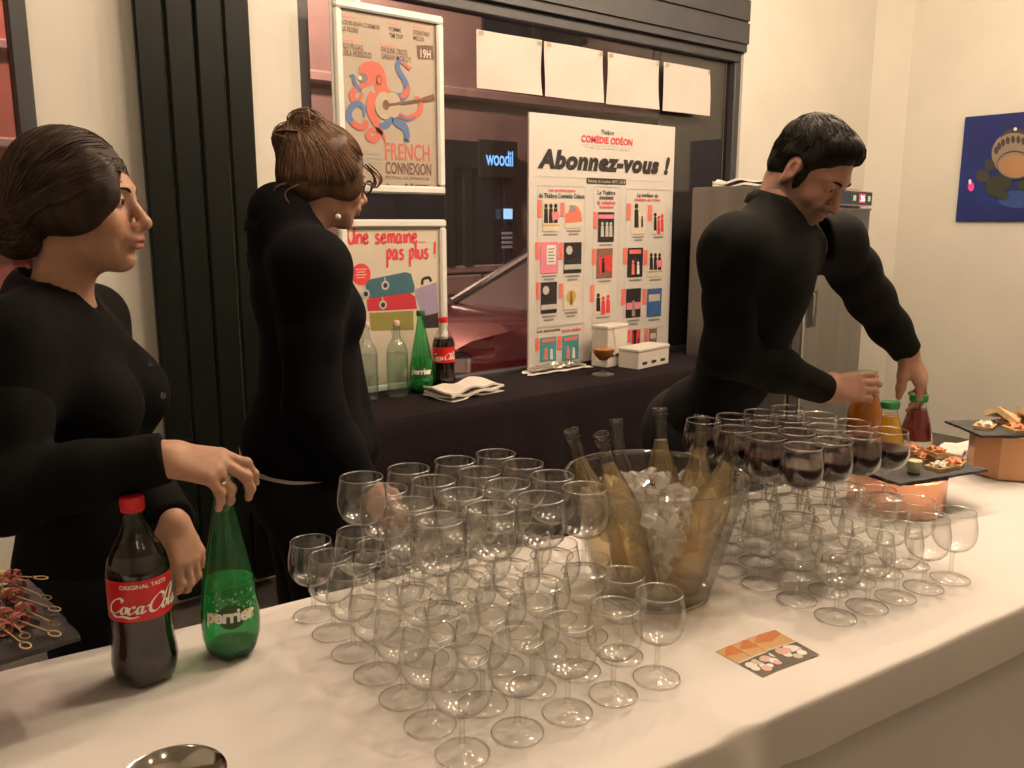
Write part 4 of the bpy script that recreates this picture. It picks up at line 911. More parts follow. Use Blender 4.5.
obj('glass', MB().lathe([(.001, .001), (.015, .001), (.0165, .004), (.020, .040), (.0195, .041)], gc, 28, caps=False), M_glass, t, True, 180)
obj('cream', MB().lathe([(.001, .003), (.0145, .003), (.0185, .033), (.001, .034)], gc, 28), pm('green_cream', (.62, .66, .40), .6, var=.06), t, True, 50)
for k, (x, y, an) in enumerate(((.148, .055, .4), (.140, .02, .1), (-.135, .05, 1.2))):
    c = onslate(x, y); d = V3(math.cos(S2A+an), math.sin(S2A+an), 0); t = thing('cocktail_pick', f'bamboo cocktail pick on the copper drum slate, {("rear right", "right", "left")[k]} one', 'pick', c, 0, 'loose picks on the copper drum slate')
    obj('pick', MB().tube([c+V3(0, 0, .002)-d*.03, c+V3(0, 0, .002)+d*.025], .0012, 6), M_bamboo2, t, True); obj('knot', MB().ball(c+V3(0, 0, .003)+d*.028, .0035, 8, 6), M_bamboo2, t, True)
# far right stand
fc = V3(2.715, .975, TZ+.001)
tag(obj('copper_stand', MB().rings([[fc+V3(r_*math.cos(2*math.pi*(k+.25)/8), r_*math.sin(2*math.pi*(k+.25)/8), z) for k in range(8)] for r_, z in ((.100, 0), (.105, .006), (.105, .128), (.101, .132))]), M_copper2), 'octagonal brushed copper stand at the right end of the table', 'stand')
s3 = TZ+.134
tag(obj('serving_slate', slate_mb((fc[0]+.02, fc[1]-.01, s3), .33, .19, R(-36)), M_slate), 'dark slate platter of bread and canapes at the right edge', 'platter')
for k, (dx, dy, dz, an, tri, top, ds) in enumerate(((-.085, .055, 0, .2, False, M_cream, 'nearest the left corner'), (-.05, -.02, 0, .9, False, M_salmon, 'in the front left'), (.04, .03, 0, -.4, False, M_salmon, 'at the back'), (.045, -.075, 0, .4, False, M_salmon, 'at the front'), (.10, -.03, 0, .1, False, M_ham, 'at the right'))):
    toast((fc[0]+.02+dx, fc[1]-.01+dy, s3+.0075), .034, .026, an, tri, f'topped toast {ds} of the right edge slate', 'canapes on the right edge slate', top)
for k, (dx, dy, an, tl) in enumerate(((.0, .03, .3, .5), (.05, .0, 1.1, .6), (.03, .06, 2.0, .45))):
    c = V3(fc[0]+.02+dx, fc[1]-.01+dy, s3+.030); Rm = rotz(an) @ rotx(tl)
    t = thing('bread_wedge', f'pale bread wedge piled on the right edge slate, {("left", "right", "rear")[k]} one', 'bread', c, 0, 'bread wedges on the right edge slate')
    obj('crumb', MB().prism([(-.04, -.03), (.04, -.03), (0, .04)], c, Rm[:, 0], Rm[:, 1], Rm[:, 2], .016), pm('bread_crumb', (.70, .52, .28), .8, var=.12, scale=60, bump=.3), t)
    obj('crust', MB().prism([(-.043, -.034), (.043, -.034), (.04, -.028), (-.04, -.028)], c, Rm[:, 0], Rm[:, 1], Rm[:, 2], .0165), M_toast, t)
nk = V3(2.78, 1.155, TZ+.001)
def napkin(name, c, sx, sy, layers, an, label, mat, seed=0, zs=.006):
    t = thing(name, label, 'napkin', c, 0); rr = random.Random(seed)
    for l in range(layers):
        vv = []; ff = []; nx, ny = 14, 8; ox, oy = rr.uniform(-.006, .006), rr.uniform(-.006, .006); ph = rr.uniform(0, 6)
        for i in range(nx+1):
            for j in range(ny+1):
                u, w = i/nx*2-1, j/ny*2-1; z = zs*(l+.4)+.45*zs*math.sin(u*3+ph)*math.cos(w*2+ph)+zs*.3*math.sin(u*7+ph*2)
                q = rotz(an+rr.uniform(-.002, .002)) @ V3(u*sx+ox, w*sy*(1+.05*math.sin(u*4+ph))+oy, 0); vv.append(V3(c[0]+q[0], c[1]+q[1], c[2]+max(.001, z)))
        top = len(vv); vv += [p-V3(0, 0, min(zs*.5, p[2]-c[2]-.0004)) for p in vv[:top]]
        for i in range(nx):
            for j in range(ny): a_ = i*(ny+1)+j; ff += [(a_, a_+ny+1, a_+ny+2, a_+1), (top+a_, top+a_+1, top+a_+ny+2, top+a_+ny+1)]
        for i in range(nx):
            a_ = i*(ny+1); ff.append((a_, top+a_, top+a_+ny+1, a_+ny+1)); b_ = a_+ny; ff.append((b_, b_+ny+1, top+b_+ny+1, top+b_))
        for j in range(ny): ff.append((j, j+1, top+j+1, top+j)); b_ = nx*(ny+1)+j; ff.append((b_, top+b_, top+b_+1, b_+1))
        obj('folded_layer', (vv, ff), mat, t, True, 50)
    return t
M_nap = pm('white_napkin', (.80, .75, .68), .85, var=.04, scale=12, bump=.1, bscale=200)
napkin('folded_napkin', nk, .06, .04, 3, .2, 'folded white napkin behind the right copper stand', M_nap, 3, .012)

# ------------------------------------------------------------------ juice bottles
M_jglass = thin('juice_glass', (.95, .95, .93), (.40, .40, .36), .06, .03)
M_jcap = pm('green_cap', (.02, .26, .07), .4, var=.08)
def juice(loc, h, label, col, label_on, name='juice_bottle'):
    L = V3(*loc); t = thing(name, label, 'bottle', L); r = .047
    prof = [(.80, 0), (.96, .01), (1, .04), (1, .36), (.99, .42), (.93, .50), (.82, .60), (.70, .69), (.58, .77), (.50, .83), (.47, .88), (.47, .93)]
    obj('glass', MB().lathe([(a*r, b*h) for a, b in prof], L, 36, caps=False), M_jglass, t, True, 180)
    obj('juice', MB().lathe([(a*r*.965, b*h+.002) for a, b in prof if b < .80]+[(.525*r, .80*h), (.001, .80*h)], L, 36), pm(name+str(col), col, .25, var=.06, scale=9), t, True, 50)
    obj('cap', MB().lathe([(.54*r, .905*h), (.56*r, .91*h), (.57*r, .985*h), (.54*r, h), (.001, h)], L, 36, wob=lambda a, z: 1+.012*math.cos(24*a)), M_jcap, t, True, 50)
    if label_on:
        obj('label', MB().lathe([(r*1.006, .04*h), (r*1.006, .39*h)], L, 36, caps=False), flat('juice_label', (.80, .74, .62)), t, True)
        for k in range(6):
            an = R(200+k*14); d = disc2d((0, 0), .010, n=10); obj('fruit_print', ([L+V3((r*1.012)*math.cos(an+x/r), (r*1.012)*math.sin(an+x/r), .28*h-.008*(k % 2)+y) for x, y in d[0]], d[1]), (C_coral, C_gold, C_red)[k % 3], t)
    return t
JY = atz(885, 470, TZ+.001); juice(JY, .212, 'yellow orange juice bottle with green cap standing behind the red wine', (.80, .42, .015), True)
JR = atz(913, 466, TZ+.001); juice(JR, .225, 'dark red juice bottle whose cap the man is twisting', (.16, .012, .010), True)
q = atd(868, 371, 2.47); JO = V3(q[0], q[1], q[2]-.212); juice(JO, .212, 'orange juice bottle lifted in the fist of the man', (.62, .20, .008), False)

# ------------------------------------------------------------------ things on the window bench
cl = atY(444, 382, 3.13); cola_bottle((cl[0], 3.13, BZ+.001), .322, math.atan2(cl[1], cl[0])-R(90), 'small looking cola bottle standing on the black bench by the window', False)
cl = atY(422, 386, 3.12); water_bottle((cl[0], 3.12, BZ+.001), .36, math.atan2(cl[1], cl[0])-R(90), 'green water bottle on the black bench beside the cola', False)
def swing_bottle(loc, label):
    L = V3(*loc); t = thing('swing_top_bottle', label, 'bottle', L, 0, 'swing top water bottles'); r = .046; h = .33
    prof = [(.3, .003), (.9, .003), (1, .03), (1, .56), (.95, .62), (.80, .68), (.55, .735), (.38, .78), (.32, .83), (.30, .90), (.36, .91), (.36, .93), (.30, .935)]
    M_sw = thin('swing_glass', (.84, .88, .86), (.35, .40, .37), .06, .03, milky=.05, milk=(.8, .85, .8))
    obj('glass', MB().lathe([(a*r, b*h) for a, b in prof], L, 32, caps=False), M_sw, t, True, 180)
    obj('water', MB().lathe([(a*r*.94, b*h+.004) for a, b in prof if b < .6]+[(.001, .6*h)], L, 28), thin('still_water', (.92, .95, .94), (.6, .65, .63), .03), t, True, 50)
    obj('stopper', MB().lathe([(.30*r, .93*h), (.33*r, .95*h), (.33*r, .98*h), (.2*r, h), (.001, h)], L, 20), pm('pink_stopper', (.70, .45, .42), .5), t, True, 50)
    for s in (-1, 1): obj('wire_clip', MB().tube([L+V3(s*.018, 0, .75*h), L+V3(s*.02, .006, .85*h), L+V3(s*.012, 0, .96*h)], .0016, 6), M_chrome, t, True)
cl = atY(398, 391, 3.10); swing_bottle((cl[0], 3.10, BZ+.001), 'clear swing top water bottle in front, on the black bench')
swing_bottle((cl[0]-.13, 3.13, BZ+.001), 'clear swing top water bottle half hidden behind the woman in the jacket')
cl = atz(465, 394, BZ+.001); napkin('folded_napkin', (cl[0], cl[1], BZ+.001), .165, .085, 3, R(10), 'folded white cloth napkin lying on the black bench', M_nap, 5, .018)
cl = atz(556, 370, BZ+.001); fz_ = (cl[0], cl[1]-.0, BZ+.001)
ft = thing('foil_wrapper', 'crumpled foil and paper wrapper on the bench below the poster', 'wrapper', fz_)
for nm, sx, sy, hgt, mat, sd in (('paper', .21, .065, .02, M_nap, 2), ('foil', .18, .05, .035, pm('crumpled_foil', (.45, .42, .38), .3, .8, var=.3, scale=30), 5)):
    vv = []; ff = []; rr = random.Random(sd); nx, ny = 26, 10; ph = [rr.uniform(0, 6) for _ in range(6)]
    for i in range(nx+1):
        for j in range(ny+1):
            u, w = i/nx*2-1, j/ny*2-1; edge = (1-u*u)*(1-w*w)
            z = .003+hgt*(.35+.65*abs(math.sin(u*7+w*3+ph[0])*math.cos(w*6+u*4+ph[1])))*(.35+.65*edge)*rr.uniform(.6, 1)+(.0 if nm == 'paper' else .012)
            vv.append(V3(fz_[0]+u*sx*(1+.05*math.sin(w*5+ph[2]))+.02*w, fz_[1]+w*sy*(1+.12*math.sin(u*8+ph[3])), BZ+z))
    for i in range(nx):
        for j in range(ny): a_ = i*(ny+1)+j; ff.append((a_, a_+ny+1, a_+ny+2, a_+1))
    obj(nm, (vv, ff), mat, ft, False)
cl = atz(600, 374, BZ+.001); L = V3(cl[0], cl[1]-.02, BZ+.001)
t = thing('beer_glass', 'round stemmed beer glass with a little amber beer on the bench', 'glass', L); k = 1.75
obj('foot', MB().lathe([(r_*1.45, z*k) for r_, z in foot_p], L, 28), M_stem, t, True, 60); obj('stem', MB().lathe([(r_*1.6, z*k*.62) for r_, z in stem_p], L, 14, caps=False), M_stem, t, True, 180)
bp_ = [(.003, .068), (.02, .072), (.045, .095), (.058, .125), (.060, .15), (.056, .185), (.047, .225), (.046, .232)]
obj('bowl', MB().lathe(bp_, L, 32, caps=False), M_glass, t, True, 180); obj('beer', MB().lathe([(r_*.96, z+.002) for r_, z in bp_[:4]]+[(.001, .127)], L, 28), pm('amber_beer', (.55, .20, .04), .2, var=.1), t, True, 50)
M_box = pm('white_carton', (.74, .68, .60), .7, var=.05, scale=10)
cl = atz(632, 364, BZ+.001)
for k, (dx, dy, w, d, h, z0, nm) in enumerate(((.03, -.055, .28, .12, .09, 0, 'front low white carton on the bench with slots in its rim'), (-.10, .07, .17, .10, .20, 0, 'taller white carton standing behind the low one on the bench'))):
    c = V3(cl[0]+dx, cl[1]+dy, BZ+.001+z0); an = R(8); t = thing('white_carton', nm, 'box', c, an); Rb_ = rotz(an)
    for sx in (-1, 1): obj('side', MB().box(c+Rb_ @ V3(sx*w/2, 0, h/2), (.004, d, h), Rb_), M_box, t); obj('end', MB().box(c+Rb_ @ V3(0, sx*d/2, h/2), (w, .004, h), Rb_), M_box, t)
    obj('bottom', MB().box(c+V3(0, 0, .002), (w, d, .004), Rb_), M_box, t)
    obj('lid', MB().bevel_box(c+V3(0, 0, h+.004), (w+.012, d+.012, .018), .004, Rb_), M_box, t)
    for q in range(3): obj('slot', MB().box(c+Rb_ @ V3((-.3+.3*q)*w, -d/2-.0025, h*.28), (.04, .002, .014), Rb_), M_frame, t)
# cloths on the fridge
fq = floc(.18, .42, FH+.003)
napkin('folded_cloth', fq, .17, .10, 2, R(-62), 'crumpled white cloth lying on top of the steel fridge', M_nap, 9, .022)
# ================================================================== people: smooth implicit bodies turned into meshes
class Sdf:
    def __init__(s): s.ops = []
    def cone(s, a, b, ra, rb, k=.02, op='u'):
        a, b = np.asarray(a, float), np.asarray(b, float); m = max(ra, rb)
        def fn(X, Y, Z):
            ab = b-a; L2 = ab @ ab+1e-12; px, py, pz = X-a[0], Y-a[1], Z-a[2]
            t = np.clip((px*ab[0]+py*ab[1]+pz*ab[2])/L2, 0, 1)
            return np.sqrt((px-t*ab[0])**2+(py-t*ab[1])**2+(pz-t*ab[2])**2)-(ra+(rb-ra)*t)
        s.ops.append((fn, np.minimum(a, b)-m, np.maximum(a, b)+m, k, op)); return s
    def chain(s, pts, rad, k=.02, op='u'):
        for i in range(len(pts)-1): s.cone(pts[i], pts[i+1], rad[i], rad[i+1], k, op)
        return s
    def ell(s, c, r, Rm=None, k=.02, op='u'):
        c = np.asarray(c, float); r = np.asarray([r]*3 if np.isscalar(r) else r, float); Rm = np.eye(3) if Rm is None else np.asarray(Rm, float)
        def fn(X, Y, Z):
            px, py, pz = X-c[0], Y-c[1], Z-c[2]
            q = [px*Rm[0, i]+py*Rm[1, i]+pz*Rm[2, i] for i in range(3)]
            k0 = np.sqrt(sum((q[i]/r[i])**2 for i in range(3))); k1 = np.sqrt(sum((q[i]/r[i]**2)**2 for i in range(3)))+1e-9
            return np.where(k1 > 1e-6, k0*(k0-1)/k1, -r.min())
        m = np.sqrt(((Rm*r)**2).sum(1)); s.ops.append((fn, c-m, c+m, k, op)); return s
    def plane(s, p, n, k=.004):
        """keep the side the normal points away from"""
        p, n = np.asarray(p, float), nrm(n)
        s.ops.append((lambda X, Y, Z: -((X-p[0])*n[0]+(Y-p[1])*n[1]+(Z-p[2])*n[2]), np.array([-99.]*3), np.array([99.]*3), k, 's')); return s
    def bounds(s):
        L = [o for o in s.ops if o[4] == 'u']; return np.min([o[1] for o in L], 0), np.max([o[2] for o in L], 0)
    def grid(s, lo, hi, h):
        n = np.ceil((np.asarray(hi)-lo)/h).astype(int)+1; ax = [lo[i]+h*np.arange(n[i]) for i in range(3)]
        S = np.full(n, .3, np.float32)
        for fn, bl, bh, k, op in s.ops:
            e = k+2.5*h; i0 = [max(0, int((bl[i]-e-lo[i])/h)) for i in range(3)]; i1 = [min(n[i], int((bh[i]+e-lo[i])/h)+2) for i in range(3)]
            if any(i1[i] <= i0[i] for i in range(3)): continue
            sl = tuple(slice(i0[i], i1[i]) for i in range(3))
            X, Y, Z = np.meshgrid(ax[0][sl[0]], ax[1][sl[1]], ax[2][sl[2]], indexing='ij', sparse=True)
            d = fn(X, Y, Z).astype(np.float32); A = S[sl]
            if op == 'u': q = np.maximum(k-np.abs(A-d), 0)/k; S[sl] = np.minimum(A, d)-q*q*k*.25
            else: q = np.maximum(k-np.abs(A+d), 0)/k; S[sl] = np.maximum(A, -d)+q*q*k*.25
        return S, ax
    def mesh(s, h, lo=None, hi=None, warp=None, pad=.012):
        l, u = s.bounds(); lo = l-pad if lo is None else np.asarray(lo, float); hi = u+pad if hi is None else np.asarray(hi, float)
        S, ax = s.grid(lo, hi, h)
        if warp is not None: X, Y, Z = np.meshgrid(*ax, indexing='ij', sparse=True); S = S+warp(X, Y, Z)
        for a_ in range(3):                                  # close the surface at the edge of its box
            for e in (0, -1): ix = [slice(None)]*3; ix[a_] = e; S[tuple(ix)] = np.maximum(S[tuple(ix)], h*.2)
        return nets(S, lo, h)
def nets(S, lo, h):
    """surface nets: one vertex per mixed cell, one quad per crossing edge"""
    neg = S < 0; c = sum(neg[i:S.shape[0]-1+i, j:S.shape[1]-1+j, k:S.shape[2]-1+k].astype(np.int8) for i in (0, 1) for j in (0, 1) for k in (0, 1))
    I, J, K = np.nonzero((c > 0) & (c < 8)); idx = np.full(c.shape, -1, np.int64); idx[I, J, K] = np.arange(len(I))
    cor = [(i, j, k) for i in (0, 1) for j in (0, 1) for k in (0, 1)]; vals = {q: S[I+q[0], J+q[1], K+q[2]].astype(float) for q in cor}
    acc = np.zeros((len(I), 3)); cnt = np.zeros(len(I))
    for q in cor:
        for a_ in range(3):
            if q[a_]: continue
            q2 = list(q); q2[a_] = 1; q2 = tuple(q2); s0, s1 = vals[q], vals[q2]; m = (s0 < 0) != (s1 < 0); t = np.where(m, s0/np.where(m, s0-s1, 1), 0)
            p = np.zeros((len(I), 3)); p += np.array(q); p[:, a_] = t; acc[m] += p[m]; cnt[m] += 1
    V = (np.stack([I, J, K], 1)+acc/cnt[:, None])*h+np.asarray(lo); F = []
    for a_ in range(3):
        b_, c_ = (a_+1) % 3, (a_+2) % 3
        s0 = [slice(None)]*3; s1 = [slice(None)]*3; s0[a_] = slice(0, -1); s1[a_] = slice(1, None); n0, n1 = neg[tuple(s0)], neg[tuple(s1)]
        E = np.stack(np.nonzero(n0 != n1), 1); E = E[(E[:, b_] > 0) & (E[:, c_] > 0) & (E[:, b_] < S.shape[b_]-1) & (E[:, c_] < S.shape[c_]-1)]
        def g(db, dc): q = E.copy(); q[:, b_] -= db; q[:, c_] -= dc; return idx[q[:, 0], q[:, 1], q[:, 2]]
        Q = np.stack([g(1, 1), g(0, 1), g(0, 0), g(1, 0)], 1); fl = n1[E[:, 0], E[:, 1], E[:, 2]]; Q[fl] = Q[fl][:, ::-1]; F.append(Q[(Q >= 0).all(1)])
    return V, np.vstack(F)
def mesh_np(name, V, F, mat, parent, smooth_it=0, attrs=None):
    for _ in range(smooth_it):
        acc = np.zeros_like(V); cnt = np.zeros(len(V))
        for i in range(4):
            a_, b_ = F[:, i], F[:, (i+1) % 4]; np.add.at(acc, a_, V[b_]); np.add.at(acc, b_, V[a_]); np.add.at(cnt, a_, 1); np.add.at(cnt, b_, 1)
        V = V*.4+.6*acc/np.maximum(cnt, 1)[:, None]
    M = np.linalg.inv(np.array(world_of(parent))); v = V @ M[:3, :3].T+M[:3, 3]
    me = bpy.data.meshes.new(name); me.vertices.add(len(v)); me.vertices.foreach_set('co', v.astype(np.float32).ravel())
    me.loops.add(F.size); me.loops.foreach_set('vertex_index', F.ravel().astype(np.int32)); me.polygons.add(len(F))
    me.polygons.foreach_set('loop_start', np.arange(0, F.size, 4, dtype=np.int32)); me.update(calc_edges=True); me.validate()
    me.polygons.foreach_set('use_smooth', np.ones(len(me.polygons), bool))
    for k, a_ in (attrs or {}).items(): at = me.attributes.new(k, 'FLOAT', 'POINT'); at.data.foreach_set('value', a_.astype(np.float32))
    o = bpy.data.objects.new(name, me); COL.objects.link(o); o.parent = parent; me.materials.append(mat); return o
def cat(*ms):
    V = []; F = []; n = 0
    for v, f in ms: V.append(v); F.append(f+n); n += len(v)
    return np.vstack(V), np.vstack(F)
fH = V3(math.cos(YAW), math.sin(YAW), 0); rH = V3(math.sin(YAW), -math.cos(YAW), 0); Zu = V3(0, 0, 1)
def basis(fwd, up): z = nrm(up); x = nrm(np.asarray(fwd)-z*np.dot(fwd, z)); return np.stack([x, np.cross(z, x), z], 1)
def basis_f(fwd, up): x = nrm(fwd); z = nrm(np.asarray(up)-x*np.dot(up, x)); return np.stack([x, np.cross(z, x), z], 1)

def head_ops(S, c, B, s, male=False, ear=(1, -1), neck=None):
    T = lambda x, y, z: c+s*(B @ V3(x, y, z)); e = lambda p, r, k=.014, op='u', Rm=None: S.ell(T(*p), np.array(r)*s, B if Rm is None else B @ Rm, k*s, op)
    e((-.014, 0, .034), (.097, .076, .089)); e((.030, 0, -.018), (.060, .061, .088), .03); e((.022, 0, -.068), (.062, .055 if male else .051, .036), .03)
    e((.070, 0, -.094), (.022, .025 if male else .020, .019), .025); S.cone(T(-.012, 0, -.05), T(-.050, 0, -.20) if neck is None else neck, .054*s if male else .047*s, .060*s if male else .052*s, .03*s)
    e((.074, 0, .026), (.020, .050, .014), .02); e((.066, .036, -.028), (.022, .022, .024), .02); e((.066, -.036, -.028), (.022, .022, .024), .02)
    for y in (.032, -.032): e((.099, y, .008), (.017, .019, .013), .014, 's')
    S.cone(T(.088, 0, .014), T(.113, 0, -.026), .0075*s, .0105*s, .012*s); e((.112, 0, -.031), (.0120, .0105, .0100), .008)
    for y in (.0115, -.0115): e((.100, y, -.036), (.0105, .0075, .0080), .006)
    e((.092, 0, -.056), (.014, .026, .017), .014)
    e((.1010, 0, -.0570), (.0085, .0225, .0052), .005); e((.0985, 0, -.0690), (.0090, .0200, .0062), .005); e((.112, 0, -.0630), (.010, .0230, .0013), .002, 's'); e((.098, 0, -.0800), (.010, .020, .004), .008, 's')
    for y in (.0315, -.0315):
        e((.0775, y, .0085), (.0142, .0150, .0138), .004); e((.0945, y, .0065), (.008, .0125, .0032), .003, 's')
    for sg in ear:
        Re = rotz(sg*.35) @ roty(-.18); e((-.006, sg*.074, -.004), (.021, .007, .032), .006, 'u', Re); e((-.002, sg*.083, -.002), (.011, .007, .017), .004, 's', Re); e((-.008, sg*.073, -.034), (.009, .006, .010), .006, 'u', Re)
def eyes(parent, c, B, s):
    for y in (.0315, -.0315):
        q = c+s*(B @ V3(.0785, y, .0080)); ey = obj('eye', MB().ball(q, .0122*s, 16, 12), pm('eye_white', (.72, .66, .60), .15, var=.02), parent, True)
        d = nrm(B @ V3(1, 0, -.15)); k = frame_from(d); obj('iris', MB().lathe([(.0056*s, -.0012), (.0056*s, .0004), (.001, .0012)], q+d*.0118*s, 14, k), pm('dark_iris', (.05, .025, .015), .1, var=.2), ey, True)
def brows(parent, c, B, s, mat, w=.0042):
    for sg in (1, -1):
        pts = spline([c+s*(B @ V3(*p)) for p in ((.0945, sg*.012, .0235), (.0940, sg*.026, .0290), (.0840, sg*.042, .0280), (.0710, sg*.052, .0220))], 5)
        obj('eyebrow', MB().tube(pts, np.interp(np.linspace(0, 1, len(pts)), [0, .3, 1], [w*s*.8, w*s, w*s*.3]), 6, flat=.6), mat, parent, True)
def hand_ops(S, W, X, Z, side, bends, s=1.0, thumb=((.35, .75, -.35), .35), spread=.06, nails=None):
    """W wrist, X towards the fingers, Z back of the hand, side +1 right / -1 left"""
    B = basis_f(X, Z); T = lambda x, y, z: W+s*(B @ V3(x, side*y, z))
    S.cone(T(-.010, 0, .0), T(.012, 0, 0), .026*s, .026*s, .012*s)
    for y, xe, r in ((.026, .084, .0145), (.009, .088, .0145), (-.009, .086, .0140), (-.026, .080, .0125)): S.cone(T(.012, y*.62, 0), T(xe, y, 0), .0175*s, r*s, .012*s)
    base = [(.086, .028), (.091, .0095), (.088, -.0095), (.080, -.0275)]; lens = [(.042, .026, .022), (.046, .029, .023), (.043, .027, .022), (.034, .021, .020)]; rad = [(.0104, .0090, .0080, .0064), (.0106, .0092, .0082, .0066), (.0100, .0088, .0078, .0063), (.0088, .0078, .0069, .0056)]
    tips = []
    for i in range(4):
        bx, by = base[i]; p = V3(bx, by, .002); a = 0.0; sp = spread*(1.5-i)*1.0; pts = [T(*p)]
        for q in range(3):
            a += R(bends[i][q]); d = V3(math.cos(a)*math.cos(sp), math.cos(a)*math.sin(sp), -math.sin(a)); p = p+d*lens[i][q]; pts.append(T(*p))
        S.chain(pts, [r*s for r in rad[i]], .0045*s); S.ell(pts[1], .0098*s*(1 if i < 3 else .86), None, .006*s)
        tips.append((pts[-1], pts[-1]-pts[-2], B @ V3(math.sin(a), 0, math.cos(a))))
    (dx, dy, dz), tb = thumb; d = nrm(V3(dx, dy, dz)); p0 = V3(.018, .022, -.006); p1 = p0+d*.040; d2 = nrm(d+V3(tb, -tb*.6, -.1)); p2 = p1+d2*.034; d3 = nrm(d2+V3(tb, -tb*.5, -.1)); p3 = p2+d3*.026
    S.chain([T(*q) for q in (p0, p1, p2, p3)], [.0190*s, .0135*s, .0110*s, .0080*s], .012*s)
    tips.append((T(*p3), B @ (d3*V3(1, side, 1)), B @ V3(-.3, side*.5, .8)))
    if nails is not None: nails += [(t-nrm(d_)*.002*s+nrm(n_)*.0045*s, nrm(d_), nrm(n_), s) for t, d_, n_ in tips]
    return T
def nail_meshes(parent, nails):
    for p, d, n, s in nails:
        Bn = basis_f(d, n); obj('fingernail', MB().ball(p, (.0062*s, .0046*s, .0022*s), 10, 6, Bn), pm('fingernail', (.66, .40, .32), .25, var=.05), parent, True)
def skin_mat(name, col): return pm(name, col, .50, var=.10, scale=38, bump=.06, bscale=260, spec=.4, attr=[('lip', (col[0]*.72, col[1]*.42, col[2]*.45)), ('flush', (min(1, col[0]*1.02), col[1]*.72, col[2]*.68)), ('stubble', (.075, .045, .034))])
def face_attrs(V, c, B, s, stub=0.0):
    q = ((V-c) @ B)/s; x, y, z = q.T
    g = lambda cx, cy, cz, sx, sy, sz: np.exp(-(((x-cx)/sx)**2+((np.abs(y)-cy)/sy)**2+((z-cz)/sz)**2))
    lip = np.clip(1.6*(g(.102, 0, -.0575, .012, .020, .0055)+g(.100, 0, -.0695, .012, .017, .0060)), 0, 1)*(np.abs(q).max(1) < .16)
    fl = np.clip(.55*g(.07, .040, -.030, .03, .022, .022)+.45*g(.112, 0, -.032, .014, .014, .014)+.4*g(0, .08, -.01, .03, .012, .03), 0, .8)
    zz = np.clip(1-np.maximum(0, (z+.052)/.022), 0, 1)*np.clip((x+.035)/.03, 0, 1)*np.clip((z+.135)/.03, 0, 1)*(np.abs(y) < .075)
    st = stub*np.clip(zz+.9*g(.100, .008, -.046, .012, .018, .006)+.6*np.clip(1-np.abs(x-.005)/.02, 0, 1)*(z < 0)*(z > -.06), 0, 1)*(1-lip)
    return {'lip': lip, 'flush': fl, 'stubble': st}
def wrinkle(amp, seed, f=34.0):
    r = np.random.default_rng(seed); K = [(nrm(r.normal(size=3)*np.array([1, 1, 1.6]))*f*r.uniform(.5, 1.5), r.uniform(0, 6.28)) for _ in range(7)]
    def w(X, Y, Z):
        o = 0
        for k, p in K: o = o+np.sin(k[0]*X+k[1]*Y+k[2]*Z+p+.9*np.sin(.37*(k[1]*X-k[0]*Z)+p))
        return (amp/2.4*o).astype(np.float32)
    return w
def box_body(S, boxes, parent, mat, c, B, s, stub, coarse=.009):
    """one skin: fine inside the given boxes, coarse elsewhere (under the clothes)"""
    ms = [S.mesh(h, lo, hi) for lo, hi, h in boxes]; S2 = Sdf(); S2.ops = list(S.ops)
    for lo, hi, h in boxes:
        lo, hi = np.asarray(lo, float)+.001, np.asarray(hi, float)-.001; m = (lo+hi)/2; e = (hi-lo)/2
        S2.ops.append((lambda X, Y, Z, m=m, e=e: np.maximum(np.maximum(np.abs(X-m[0])-e[0], np.abs(Y-m[1])-e[1]), np.abs(Z-m[2])-e[2]), lo, hi, .002, 's'))
    ms.append(S2.mesh(coarse)); V, F = cat(*ms)
    return mesh_np('body', V, F, mat, parent, 0, face_attrs(V, c, B, s, stub))
def strands(parent, name, mat, paths, rad=.0016, n=4):
    mb = MB()
    for p in paths: k = np.linspace(0, 1, len(p)); mb.tube(p, rad*np.minimum(1, np.minimum(k, 1-k)*6+.25), n)
    o = obj(name, mb, mat, parent, True, 180); o['kind'] = 'stuff'; return o
def flow(c, B, s, HC, HR, line, end, n, rnd, jit=.06, bow=.25, lift=.02):
    """strands combed from a hairline (mirrored left and right) to one gathering point"""
    L_ = spline(line, 8); o = []
    for k in range(n):
        sg = rnd.choice((-1, 1)); u = rnd.random()**.8*(len(L_)-1); i = int(u); st = L_[i]+(L_[min(i+1, len(L_)-1)]-L_[i])*(u-i); st = V3(st[0], sg*st[1], st[2]); back = rnd.random()*.35
        en = nrm(end+V3(*[rnd.uniform(-jit, jit) for _ in range(3)])*1.5); pth = sweep(st, en, 16, V3(0, sg*bow*(.35+abs(st[1])), .06)); pth = pth[int(back*10):]
        lf = 1+rnd.uniform(-.004, lift); o.append([on_ell(c, B, s, HC, HR, d, lf) for d in pth])
    return o
def project(S, paths, off, rnd):
    """lay strands onto the hair surface itself"""
    P = np.vstack([np.array(p) for p in paths]); o = np.concatenate([np.full(len(p), off*rnd.uniform(-.6, 1.0)) for p in paths])
    def val(Q):
        A = np.full(len(Q), .3)
        for fn, bl, bh, k, op in S.ops:
            d = fn(Q[:, 0], Q[:, 1], Q[:, 2])
            if op == 'u': q = np.maximum(k-np.abs(A-d), 0)/k; A = np.minimum(A, d)-q*q*k*.25
            else: q = np.maximum(k-np.abs(A+d), 0)/k; A = np.maximum(A, -d)+q*q*k*.25
        return A
    for _ in range(4):
        v = val(P); e = .0015; G = np.stack([(val(P+np.eye(3)[i]*e)-val(P-np.eye(3)[i]*e))/(2*e) for i in range(3)], 1); G /= np.maximum(np.linalg.norm(G, axis=1), .5)[:, None]
        P = P+G*np.clip(o-v, -.03, .03)[:, None]
    out = []; n = 0
    for p in paths: out.append(P[n:n+len(p)]); n += len(p)
    return out
